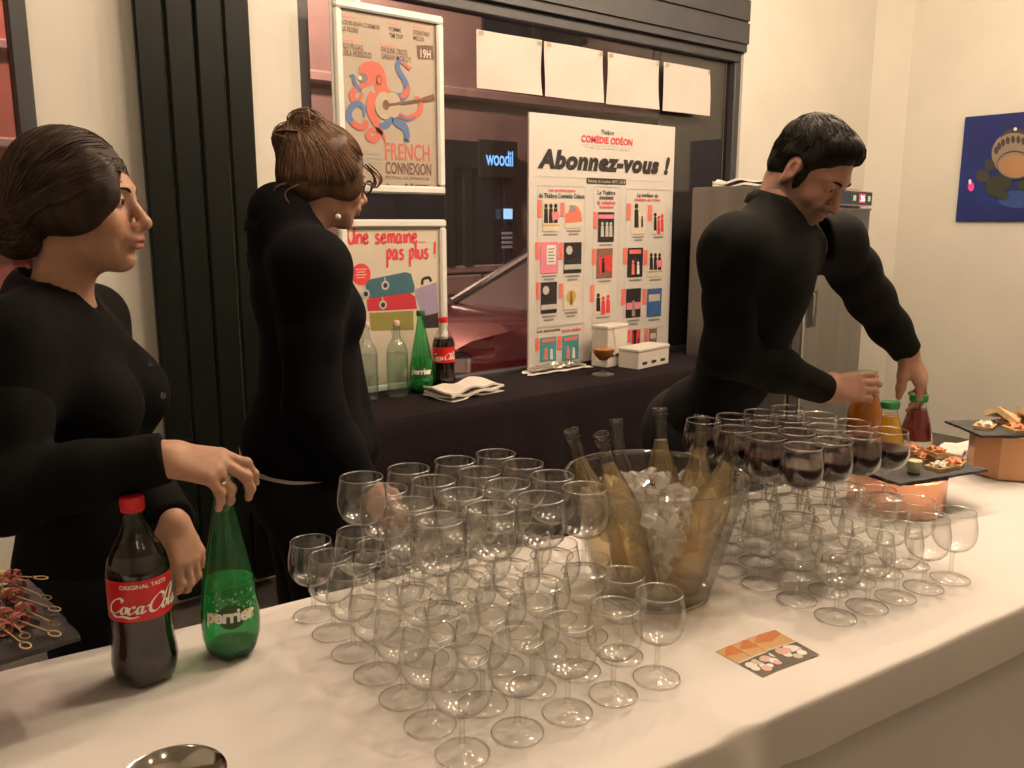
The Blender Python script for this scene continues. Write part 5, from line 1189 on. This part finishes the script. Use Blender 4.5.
def on_ell(c, B, s, ctr, rad, d, lift=1.0):
    """point of an ellipsoid (head space) in direction d from its centre"""
    d = nrm(d); t = 1/np.sqrt((d[0]/rad[0])**2+(d[1]/rad[1])**2+(d[2]/rad[2])**2); return c+s*(B @ (np.array(ctr)+d*t*lift))
def sweep(a, b, n, bow=None):
    a, b = nrm(a), nrm(b); o = []
    for t in np.linspace(0, 1, n): v = (1-t)*a+t*b+(0 if bow is None else np.array(bow)*math.sin(math.pi*t)); o.append(nrm(v))
    return o
M_black1 = pm('black_shirt_cotton', (.0042, .0040, .0040), .9, var=.2, scale=50, bump=.10, bscale=320, spec=.12)
M_black2 = pm('black_jacket_wool', (.0042, .0040, .0052), .92, var=.2, scale=60, bump=.18, bscale=420, spec=.1)
M_black3 = pm('black_shirt_poplin', (.0048, .0050, .0048), .88, var=.2, scale=40, bump=.10, bscale=320, spec=.14)
M_trous = pm('black_trousers', (.007, .007, .008), .9, var=.2, scale=40, spec=.2)
M_shoe = pm('black_leather', (.008, .008, .008), .35, var=.2)
M_hair1 = pm('dark_brown_hair', (.026, .014, .009), .55, var=.5, scale=46, stretch=(1, 1, .25), spec=.35)
M_hair2 = pm('light_brown_hair', (.105, .054, .030), .55, var=.5, scale=46, stretch=(1, .4, .4), spec=.35)
M_hair1b = pm('brown_hair_highlight', (.060, .034, .022), .5, var=.5, scale=46, spec=.4); M_hair2b = pm('fair_hair_highlight', (.22, .125, .07), .5, var=.4, scale=46, spec=.4)
M_hair3 = pm('black_hair', (.008, .006, .005), .6, var=.4, scale=60, spec=.25)
M_gold = pm('silver_ring', (.80, .70, .50), .2, 1.0, var=.05)
def sleeves(arms, rad, h, seed):
    """each sleeve its own surface, rooted in the shoulder and cut straight at the wrist"""
    o = []
    for k, (a, e, w) in enumerate(arms):
        S = Sdf(); d = nrm(w-e); m = (a+e)/2; q = e+(w-e)*.5; S.chain([a, m, e, q, w+d*.03], [rad[0], rad[1]*1.04, rad[1], rad[1]*.86, rad[2]], .03); S.plane(w+d*.004, d, .003)
        S.ops[-1] = (S.ops[-1][0], w-.09, w+.09, .003, 's')
        o.append(S.mesh(h, warp=wrinkle(.0030, seed+k, 30)))
    return o
def legs(t, hip, lat, fwd, s=1.0, wide=.09):
    S = Sdf(); hp = [hip+lat*wide, hip-lat*wide]
    for i, h_ in enumerate(hp):
        kn = V3(h_[0], h_[1], .50)+fwd*.02; an = V3(h_[0], h_[1], .06)-fwd*.02; S.chain([h_, kn, an], [.098*s, .070*s, .062*s], .05)
    S.ell(hip+Zu*.05, (.15*s, .17*s, .14*s), np.stack([fwd, lat, Zu], 1), .06)
    V, F = S.mesh(.012, warp=wrinkle(.003, 3, 22)); mesh_np('trousers', V, F, M_trous, t, 1)
    for i, h_ in enumerate(hp):
        c0 = V3(h_[0], h_[1], .040)-fwd*.03; obj('shoe', MB().rings([[c0+fwd*x+lat*(w*math.cos(q))+Zu*(-.039+hh*max(0, .5+.5*math.sin(q))) for q in np.linspace(0, 2*math.pi, 13)[:-1]] for x, w, hh in ((-.06, .02, .05), (-.05, .035, .075), (.02, .038, .085), (.09, .045, .06), (.16, .040, .045), (.19, .018, .03))]), M_shoe, t, True)

# ------------------------------------------------------------------ woman in the black shirt, gripping the green bottle
def woman_shirt():
    c = atd(77, 205, 1.52); F = nrm(rH+.06*fH-.02*Zu); B = basis_f(F, Zu); s = 1.02; sk = skin_mat('skin_warm', (.45, .255, .175))
    t = thing('person', 'woman in black shirt with low dark bun, in profile, hand on green bottle', 'person', (c[0]-.02, c[1]+.03, 0))
    fw = nrm(rH+.10*fH); lt = np.cross(Zu, fw); nb = c+s*(B @ V3(-.048, 0, -.165)); TB = np.stack([fw, lt, Zu], 1); L = lambda x, y, z: nb+TB @ V3(x, y, z)
    shR, shL = L(-.010, -.158, -.062), L(-.005, .158, -.062); elR = atd(2, 497, 1.34); wrR = atd(163, 458, 1.395); elL = L(.02, .20, -.34); wrL = atd(172, 521, 1.60)
    S = Sdf(); head_ops(S, c, B, s, ear=()); nails = []
    S.ell(L(.01, 0, -.13), (.09, .14, .13), TB, .04); S.ell(L(0, .02, -.36), (.085, .12, .17), TB, .05); S.ell(L(-.02, .05, -.52), (.10, .13, .13), TB, .05); S.cone(shR, shL, .045, .045, .03)
    S.chain([shR, elR, wrR], [.045, .038, .027], .02); S.chain([shL, elL, wrL], [.045, .038, .027], .02)
    XR = nrm(rH*1.0-.22*_u+.14*fH); ZR = nrm(_u*.78-_f*.62)
    hand_ops(S, wrR, XR, ZR, 1, [(20, 38, 22), (30, 42, 24), (58, 30, 18), (56, 28, 16)], 1.0, ((.55, .45, -.70), .15), .05, nails)
    XL = nrm(rH*.42-_u*.95+.0*_f); ZL = nrm(-_f*.55+rH*.5+_u*.2)
    hand_ops(S, wrL, XL, ZL, -1, [(25, 35, 20), (28, 38, 22), (32, 40, 22), (36, 42, 22)], .90, ((.75, .35, -.4), .2), .02, nails)
    boxes = [(c-V3(.16, .16, .185), c+V3(.16, .16, .15), .0032), (wrR-V3(.02, .16, .15), wrR+V3(.24, .09, .08), .0026), (wrL-V3(.05, .12, .20), wrL+V3(.16, .10, .04), .0028)]
    box_body(S, boxes, t, sk, c, B, s, 0); nail_meshes(t, nails); eyes(t, c, B, s); brows(t, c, B, s, M_hair1)
    # shirt
    S = Sdf(); S.ell(L(.005, 0, -.13), (.112, .158, .135), TB, .05); S.ell(L(.075, .07, -.185), (.086, .078, .088), TB, .04); S.ell(L(.075, -.07, -.185), (.086, .078, .088), TB, .04)
    S.ell(L(.012, .02, -.36), (.110, .135, .18), TB, .06); S.ell(L(-.01, .06, -.54), (.135, .150, .17), TB, .06); S.cone(shR, shL, .066, .066, .04); S.cone(L(-.012, 0, -.005), L(-.012, .10, -.045), .062, .055, .04); S.cone(L(-.012, 0, -.005), L(-.012, -.10, -.045), .062, .055, .04)
    sl = sleeves(((shR, elR, wrR), (shL, elL, wrL)), (.064, .057, .040), .0062, 5)
    for a_, e_ in ((shR, elR), (shL, elL)): S.cone(a_, a_+(e_-a_)*.42, .068, .060, .06)
    S.cone(nb+Zu*.035+fw*.005, nb+Zu*.15+fw*.02, .060, .085, .006, 's'); S.cone(nb+fw*.075+Zu*.02, nb+fw*.16-Zu*.05, .035, .02, .01, 's')
    V, Fc = cat(S.mesh(.0062, warp=wrinkle(.0034, 5, 30)), *sl); mesh_np('shirt', V, Fc, M_black1, t, 1)
    # collar: a standing band that falls open at the throat
    n = 28; rings = []
    for (k, zz, out) in ((0, .0, -.006), (1, .016, -.008), (2, .020, -.004), (3, .004, .006), (4, .002, .004), (5, .014, -.004)):
        ring = []
        for i in range(n+1):
            a = R(28)+(2*math.pi-R(56))*i/n; rr = .060+out+.010*abs(math.cos(a/2))**4; ring.append(nb+fw*(rr*1.12*math.cos(a)-.004)+lt*(rr*math.sin(a))+Zu*(zz+.012-.055*max(0, math.cos(a))**1.5))
        rings.append(ring)
    obj('collar', MB().rings(rings, caps=False, close=False), M_black1, t, True, 180)
    for (px, py) in ((150, 364), (163, 396)): q = atd(px, py, 1.49); obj('button', MB().lathe([(.0055, -.002), (.006, 0), (.005, .002), (.0015, .001)], q, 12, frame_from(-_f*.7+rH*.7)), pm('dark_button', (.05, .05, .05), .2), t, True)
    d = nrm(wrR-elR); q = wrR-d*.05+nrm(ZR)*.045; obj('cuff_button', MB().lathe([(.005, -.002), (.0055, 0), (.001, .0015)], q, 12, frame_from(ZR)), pm('dark_button', (.05, .05, .05), .2), t, True)
    # ring and bracelet
    hb = basis_f(XR, ZR); a = R(58); f0 = wrR+1.0*(hb @ V3(.088, -.0095, .002)); d1 = hb @ V3(math.cos(a), -.025, -math.sin(a)); q = f0+d1*.020
    obj('ring', MB().lathe([(.0112, -.0022), (.0122, -.0022), (.0122, .0022), (.0112, .0022), (.0112, -.0022)], q, 24, frame_from(d1), caps=False), M_gold, t, True, 40)
    q = wrL-nrm(wrL-elL)*.004; obj('bracelet', MB().lathe([(.031, -.004), (.0335, -.004), (.0335, .004), (.031, .004), (.031, -.004)], q, 28, frame_from(wrL-elL), caps=False), M_gold, t, True, 40)
    legs(t, V3(nb[0]+.075*lt[0], nb[1]+.075*lt[1], .82), lt, fw, .92, .08)
    # hair: side-swept cap, low bun, strands
    S = Sdf(); T = lambda x, y, z: c+s*(B @ V3(x, y, z)); HC, HR = (-.016, 0, .036), np.array((.110, .090, .102))
    HR = np.array((.101, .082, .096)); bun = V3(-.086, -.036, -.052)
    S.ell(T(*HC), HR*s, B, .02); S.ell(T(-.060, 0, -.012), np.array((.052, .070, .052))*s, B, .03)
    S.ell(T(.096, 0, -.062), np.array((.062, .09, .100))*s, B @ roty(-.28), .010, 's'); S.ell(T(.015, 0, -.112), np.array((.085, .085, .066))*s, B, .012, 's')
    S.ell(T(*bun), np.array((.042, .036, .038))*s, B, .010)
    for sg in (1, -1): S.ell(T(.018, sg*.066, -.008), np.array((.046, .017, .040))*s, B @ roty(-.45), .045); (sg > 0) or S.ell(T(.040, sg*.053, .034), np.array((.046, .018, .048))*s, B @ roty(.30), .045)
    V, Fh = S.mesh(.0045, warp=wrinkle(.0012, 8, 90)); mesh_np('hair', V, Fh, M_hair1, t, 1)
    rnd = random.Random(4); paths = []
    line = [(.90, 0, .44), (.86, .36, .36), (.80, .58, .12), (.62, .76, -.12), (.30, .90, -.36)]
    paths += flow(c, B, s, HC, HR, line, nrm(V3(-.74, -.34, -.60)), 700, rnd, .07, .30)
    paths += flow(c, B, s, HC, HR, [(.80, .02, .58), (.45, .04, .88), (0, .05, 1), (-.5, .06, .85), (-.9, .1, .4)], nrm(V3(-.74, -.34, -.60)), 700, rnd, .09, .55)
    paths += flow(c, B, s, HC, HR, [(.90, .30, .28), (.86, .50, .06), (.72, .68, -.16), (.45, .82, -.38)], nrm(V3(-.74, -.34, -.60)), 900, rnd, .07, .22, .03); paths = project(S, paths, .0024, rnd)
    for k in range(260):
        a0 = rnd.uniform(0, 6.28); ax_ = nrm(V3(.15, -1, .1)+V3(*[rnd.gauss(0, .18) for _ in range(3)])); e1 = nrm(np.cross(ax_, V3(.3, .1, .7))); e2 = np.cross(ax_, e1); o_ = rnd.uniform(-.2, .96); k2 = math.sqrt(1-o_*o_)*rnd.uniform(.98, 1.07)
        paths.append([T(*(bun+np.array((.043, .037, .039))*(ax_*o_+k2*(e1*math.cos(a0+q)+e2*math.sin(a0+q))))) for q in np.linspace(0, 2.4, 9)])
    strands(t, 'hair_strands', M_hair1, paths[0::2], .0014); strands(t, 'hair_highlights', M_hair1b, paths[1::2], .0012)
    return t
woman_shirt()

# ------------------------------------------------------------------ woman in the dark jacket by the window
def woman_jacket():
    c = atd(325, 180, 2.12); F = nrm(rH*.80+fH*.55-.20*Zu); B = basis_f(F, Zu); s = .95; sk = skin_mat('skin_rosy', (.43, .235, .170))
    t = thing('person', 'woman in dark jacket and glasses with messy brown updo, looking down by the window', 'person', (c[0]-.03, c[1], 0))
    fw = nrm(rH*.86+fH*.42); lt = np.cross(Zu, fw); nb = c+s*(B @ V3(-.055, 0, -.15)); TB = np.stack([fw, lt, Zu], 1); L = lambda x, y, z: nb+TB @ V3(x, y, z)
    shR, shL = L(-.005, -.165, -.075), L(.0, .165, -.075); elR = atd(312, 408, 1.98); wrR = atd(362, 488, 2.03); elL = L(.06, .19, -.36); wrL = L(.16, .10, -.56)
    S = Sdf(); head_ops(S, c, B, s, ear=(1,)); nails = []
    S.ell(L(.01, 0, -.14), (.09, .14, .14), TB, .04); S.ell(L(0, 0, -.38), (.085, .12, .18), TB, .05); S.ell(L(-.01, 0, -.56), (.10, .15, .13), TB, .05); S.cone(shR, shL, .045, .045, .03)
    S.chain([shR, elR, wrR], [.045, .038, .027], .02); S.chain([shL, elL, wrL], [.045, .038, .027], .02)
    XR = nrm(rH*.75-_u*.75+fH*.1); ZR = nrm(-_f*.8+_u*.4)
    hand_ops(S, wrR, XR, ZR, 1, [(15, 28, 18), (18, 30, 20), (24, 34, 20), (30, 36, 20)], .88, ((.7, .5, -.4), .2), .03, nails)
    hand_ops(S, wrL, nrm(fw*.2-1*Zu), nrm(Zu*.2+fw*.9), -1, [(20, 30, 18)]*4, .98, ((.7, .5, -.4), .2), .03)
    boxes = [(c-V3(.16, .16, .17), c+V3(.16, .16, .15), .0036), (wrR-V3(.03, .16, .20), wrR+V3(.20, .10, .06), .003)]
    box_body(S, boxes, t, sk, c, B, s, 0); nail_meshes(t, nails); eyes(t, c, B, s); brows(t, c, B, s, M_hair2, .003)
    S = Sdf(); S.ell(L(.005, 0, -.14), (.120, .172, .150), TB, .05); S.ell(L(.07, .07, -.20), (.08, .075, .085), TB, .04); S.ell(L(.07, -.07, -.20), (.08, .075, .085), TB, .04)
    S.ell(L(.015, 0, -.36), (.125, .160, .18), TB, .06); S.ell(L(.0, 0, -.52), (.165, .200, .14), TB, .06); S.cone(shR, shL, .075, .075, .04); S.cone(L(-.02, 0, .0), L(-.02, .11, -.05), .075, .06, .04); S.cone(L(-.02, 0, .0), L(-.02, -.11, -.05), .075, .06, .04)
    sl = sleeves(((shR, elR, wrR), (shL, elL, wrL)), (.074, .066, .048), .0066, 15)
    for a_, e_ in ((shR, elR), (shL, elL)): S.cone(a_, a_+(e_-a_)*.42, .078, .069, .06)
    S.cone(L(-.03, 0, -.02), L(-.035, 0, .045), .078, .072, .03)
    S.cone(L(.07, .04, -.22), L(.13, .07, -.56), .06, .085, .06)
    S.cone(c+s*(B @ V3(-.01, 0, -.085)), c+s*(B @ V3(.02, 0, -.02)), .066, .10, .008, 's'); S.plane(L(-.13, 0, -.555), V3(-.22*fw[0], -.22*fw[1], -1))
    V, Fc = cat(S.mesh(.0066, warp=wrinkle(.0042, 15, 24)), *sl); mesh_np('jacket', V, Fc, M_black2, t, 1)
    S = Sdf(); S.ell(L(-.005, 0, -.53), (.156, .190, .14), TB, .05); S.plane(L(-.13, 0, -.600), V3(-.22*fw[0], -.22*fw[1], -1))
    V, Fc = S.mesh(.008, warp=wrinkle(.003, 25, 30)); mesh_np('white_shirt', V, Fc, pm('white_shirt', (.70, .62, .54), .85, var=.05, scale=20), t, 1)
    rings = []; n = 28
    for (zz, out) in ((-.01, .004), (.026, .000), (.034, .004), (.018, .016), (-.005, .020)):
        rings.append([nb+fw*((.072+out)*1.1*math.cos(a)-.022)+lt*((.072+out)*math.sin(a))+Zu*(zz+.012-.10*max(0, math.cos(a))**1.4) for a in (R(20)+(2*math.pi-R(40))*i/n for i in range(n+1))])
    obj('collar', MB().rings(rings, caps=False, close=False), M_black2, t, True, 180)
    legs(t, V3(nb[0]-.01, nb[1], .80), lt, fw, 1.02)
    T = lambda x, y, z: c+s*(B @ V3(x, y, z))
    # glasses
    for y in (.031, -.031):
        pts = [T(.108, y+.025*math.cos(a), .004+.017*math.sin(a)) for a in np.linspace(0, 2*math.pi, 21)]; rim = obj('glasses_rim', MB().tube(pts, .0026*s, 6), M_shoe, t, True)
        obj('lens', (pts[:-1], [tuple(range(20))]), M_lens, rim)
        obj('glasses_temple', MB().tube([T(.106, math.copysign(.054, y), .008), T(.06, math.copysign(.074, y), .010), T(-.005, math.copysign(.080, y), .006)], .0024*s, 6), M_shoe, t, True)
    obj('glasses_bridge', MB().tube([T(.108, .007, .008), T(.113, 0, .011), T(.108, -.007, .008)], .002*s, 6), M_shoe, t, True)
    obj('pearl_earring', MB().ball(atd(338, 217, np.dot(T(.0, -.078, -.042)-_C, _f)-.006), .0075, 14, 10), pm('pearl', (.85, .78, .70), .15, var=.03), t, True)
    # hair
    S = Sdf(); HC, HR = (-.016, 0, .038), np.array((.112, .090, .104)); S.ell(T(*HC), HR*s, B, .02); S.ell(T(-.06, 0, -.02), np.array((.058, .072, .060))*s, B, .03)
    S.ell(T(.082, 0, -.060), np.array((.066, .10, .090))*s, B @ roty(-.2), .012, 's'); S.ell(T(.02, 0, -.120), np.array((.09, .085, .068))*s, B, .015, 's')
    S.ell(T(-.070, -.005, .125), np.array((.044, .050, .034))*s, B, .02); S.ell(T(-.108, .006, .075), np.array((.036, .042, .038))*s, B, .02)
    for sg in (1, -1): S.ell(T(.036, sg*.070, -.002), np.array((.040, .018, .044))*s, B @ roty(-.5), .03)
    V, Fh = S.mesh(.0048, warp=wrinkle(.0022, 28, 80)); mesh_np('hair', V, Fh, M_hair2, t, 1)
    rnd = random.Random(14); paths = []
    line = [(.88, 0, .40), (.80, .42, .34), (.64, .74, .10), (.34, .90, -.24), (-.22, .86, -.48), (-.60, .55, -.60), (-.78, .05, -.62)]
    paths += flow(c, B, s, HC, HR, line, nrm(V3(-.66, 0, .72)), 900, rnd, .12, .25, .035)
    paths += flow(c, B, s, HC, HR, [(.74, .66, -.08), (.60, .74, -.30), (.30, .80, -.52), (-.1, .80, -.62), (-.5, .6, -.7)], nrm(V3(-.66, 0, .72)), 600, rnd, .12, .25, .035); paths = project(S, paths, .0026, rnd)
    for bc, rr_ in (((-.070, -.005, .125), (.046, .052, .037)), ((-.108, .006, .075), (.038, .044, .041))):
        for k in range(90):
            a0 = rnd.uniform(0, 6.28); ax_ = nrm(V3(*[rnd.gauss(0, 1) for _ in range(3)])); e1 = nrm(np.cross(ax_, V3(.3, .5, .7))); e2 = np.cross(ax_, e1); o_ = rnd.uniform(-.6, .6); k2 = math.sqrt(1-o_*o_)*rnd.uniform(.95, 1.12)
            paths.append([T(*(np.array(bc)+np.array(rr_)*(ax_*o_+k2*(e1*math.cos(a0+q)+e2*math.sin(a0+q))))) for q in np.linspace(0, 2.6, 9)])
    for k in range(26):   # loose wisps at the nape and fringe
        p0 = V3(-.09+rnd.uniform(-.02, .02), rnd.uniform(-.06, .03), -.03) if k < 14 else V3(.085, rnd.uniform(-.07, -.02), .06); dd = V3(-.03, rnd.uniform(-.02, .02), -.055) if k < 14 else V3(.03, -.015, -.055)
        paths.append([T(*(p0+dd*q+V3(-.022 if k < 14 else .022, 0, 0)*math.sin(q*3.1)+V3(0, .006*math.sin(q*5+k), 0))) for q in np.linspace(0, 1.05, 9)])
    strands(t, 'hair_strands', M_hair2, paths[0::2], .0016); strands(t, 'hair_highlights', M_hair2b, paths[1::2], .0014)
    obj('hair_claw', MB().tube(spline([T(-.105, -.045, .095), T(-.136, -.02, .090), T(-.140, .02, .08), T(-.112, .05, .07)], 5), .008, 8, flat=.5), pm('tortoise_clip', (.10, .03, .012), .25, var=.5, scale=60), t, True)
    return t
woman_jacket()

# ------------------------------------------------------------------ man in the black shirt with the juice bottles
def man():
    c = atd(810, 170, 2.22); F = math.cos(R(40))*(math.cos(R(46))*rH-math.sin(R(46))*fH)-math.sin(R(40))*Zu; B = basis_f(F, Zu); s = 1.05; sk = skin_mat('skin_tan', (.40, .215, .155))
    t = thing('person', 'man in black shirt with dark hair and stubble, looking down at juice bottles', 'person', atd(705, 430, 2.42)*V3(1, 1, 0))
    nb = atd(783, 212, 2.27); hip = atd(704, 432, 2.44); upT = nrm(nb-hip); fw = nrm((rH*.90-fH*.30)-upT*np.dot(rH*.90-fH*.30, upT)); lt = np.cross(upT, fw); TB = np.stack([fw, lt, upT], 1); L = lambda x, y, z: nb+TB @ V3(x, y, z)
    shR = atd(733, 252, 2.12); shL = atd(836, 244, 2.38); elR = atd(728, 350, 2.18); wrR = atd(825, 389, 2.37); elL = atd(871, 300, 2.54); wrL = atd(907, 351, 2.60)
    S = Sdf(); head_ops(S, c, B, s, True, neck=nb); nails = []
    mid = (shR+shL)/2; S.cone(c+s*(B @ V3(-.03, 0, -.06)), nb, .056, .060, .04); S.cone(nb, mid, .06, .06, .04); S.cone(shR, shL, .055, .055, .04); ch = mid-upT*.12; S.ell(ch, (.10, .16, .17), TB, .05); S.ell((mid+hip)/2-upT*.02, (.09, .14, .17), TB, .05); S.ell(hip+fH*.06+upT*.05, (.09, .12, .10), TB, .05)
    S.chain([shR, elR, wrR], [.055, .046, .032], .02); S.chain([shL, elL, wrL], [.055, .046, .032], .02)
    XR = nrm(rH*1.0+.04*_u+.10*fH); ZR = nrm(-_f*.92+_u*.25)
    hand_ops(S, wrR, XR, ZR, 1, [(8, 36, 36), (10, 38, 36), (14, 40, 36), (20, 42, 36)], 1.12, ((.55, .35, -.75), .25), .02, nails)
    XL = nrm(-_u*1.0+rH*.52+fH*.04); ZL = nrm(-_f*.62+rH*.62+_u*.25)
    hand_ops(S, wrL, XL, ZL, -1, [(24, 30, 18), (22, 30, 18), (26, 32, 18), (32, 34, 20)], 1.14, ((.86, .30, -.50), .10), .05, nails)
    boxes = [(c-V3(.175, .175, .16), c+V3(.175, .175, .17), .0036), (wrR-V3(.03, .17, .11), wrR+V3(.24, .12, .11), .003), (wrL-V3(.05, .18, .22), wrL+V3(.19, .12, .05), .003)]
    box_body(S, boxes, t, sk, c, B, s, .85); nail_meshes(t, nails); eyes(t, c, B, s); brows(t, c, B, s, M_hair3, .005)
    S = Sdf(); S.ell(ch-fw*.012, (.114, .175, .185), TB, .06); S.ell((mid+hip)/2-upT*.03, (.112, .155, .20), TB, .07); S.ell(hip+upT*.03+fH*.05, (.130, .165, .13), TB, .06); S.cone(shR, shL, .070, .070, .05); S.cone(nb-upT*.015-rH*.015, mid+(shR-mid)*.75+upT*.010, .068, .072, .05); S.cone(nb-upT*.02, mid+(shL-mid)*.6, .066, .070, .05)
    sl = sleeves(((shR, elR, wrR), (shL, elL, wrL)), (.072, .065, .041), .0066, 35)
    for a_, e_ in ((shR, elR), (shL, elL)): S.cone(a_, a_+(e_-a_)*.45, .071, .066, .07)
    S.cone(nb+upT*.03+fw*.01, nb+upT*.13+fw*.05, .066, .09, .006, 's'); S.cone(nb+fw*.085+upT*.02, nb+fw*.14-upT*.07, .032, .012, .01, 's')
    V, Fc = cat(S.mesh(.0066, warp=wrinkle(.0048, 35, 22)), *sl); mesh_np('shirt', V, Fc, M_black3, t, 1)
    rings = []; n = 28
    for (zz, out) in ((-.015, .002), (.022, -.001), (.032, .004), (.012, .018), (-.010, .020)):
        rings.append([nb+fw*((.070+out)*1.15*math.cos(a)-.002)+lt*((.070+out)*math.sin(a))+upT*(zz+.006-.045*max(0, math.cos(a))**1.5) for a in (R(24)+(2*math.pi-R(48))*i/n for i in range(n+1))])
    obj('collar', MB().rings(rings, caps=False, close=False), M_black3, t, True, 180)
    legs(t, hip-Zu*.08+fH*.09, np.cross(Zu, nrm(fw*V3(1, 1, 0))), nrm(fw*V3(1, 1, 0)), 1.12, .10)
    # short hair
    T = lambda x, y, z: c+s*(B @ V3(x, y, z)); S = Sdf(); HC, HR = (-.014, 0, .036), np.array((.102, .082, .095)); S.ell(T(*HC), HR*s, B, .02); S.ell(T(.042, 0, .092), np.array((.042, .056, .028))*s, B, .03); S.ell(T(-.055, 0, -.02), np.array((.048, .066, .054))*s, B, .03)
    S.ell(T(.100, 0, -.022), np.array((.072, .10, .100))*s, B, .010, 's'); S.ell(T(.03, 0, -.105), np.array((.10, .09, .072))*s, B, .012, 's')
    for sg in (1, -1): S.ell(T(-.006, sg*.086, -.008), np.array((.026, .022, .036))*s, B, .008, 's'); S.ell(T(.024, sg*.068, -.014), np.array((.012, .006, .030))*s, B, .010)
    V, Fh = S.mesh(.0048, warp=wrinkle(.0018, 38, 110)); mesh_np('hair', V, Fh, M_hair3, t, 1)
    rnd = random.Random(24); paths = []
    for k in range(900):
        d0 = nrm(V3(rnd.uniform(-1, .8), rnd.uniform(-.95, .95), rnd.uniform(-.25, 1))); 
        if d0[0] > .52 and d0[2] < .60: continue
        if abs(d0[1]) > .45 and d0[2] < .12 and d0[0] > -.40: continue
        d1 = nrm(d0+V3(.28 if d0[2] > .45 else -.05, 0, -.30)+V3(*[rnd.uniform(-.08, .08) for _ in range(3)]))
        if abs(d1[1]) > .5 and d1[2] < .05 and d1[0] > -.35: d1 = nrm(d0*2+d1)
        paths.append([on_ell(c, B, s, HC, HR, d, 1.0+.03*q) for q, d in zip(np.linspace(-.2, .8, 6), sweep(d0, d1, 6))])
    strands(t, 'hair_strands', M_hair3, project(S, paths, .0018, rnd), .0013)
    return t
man()
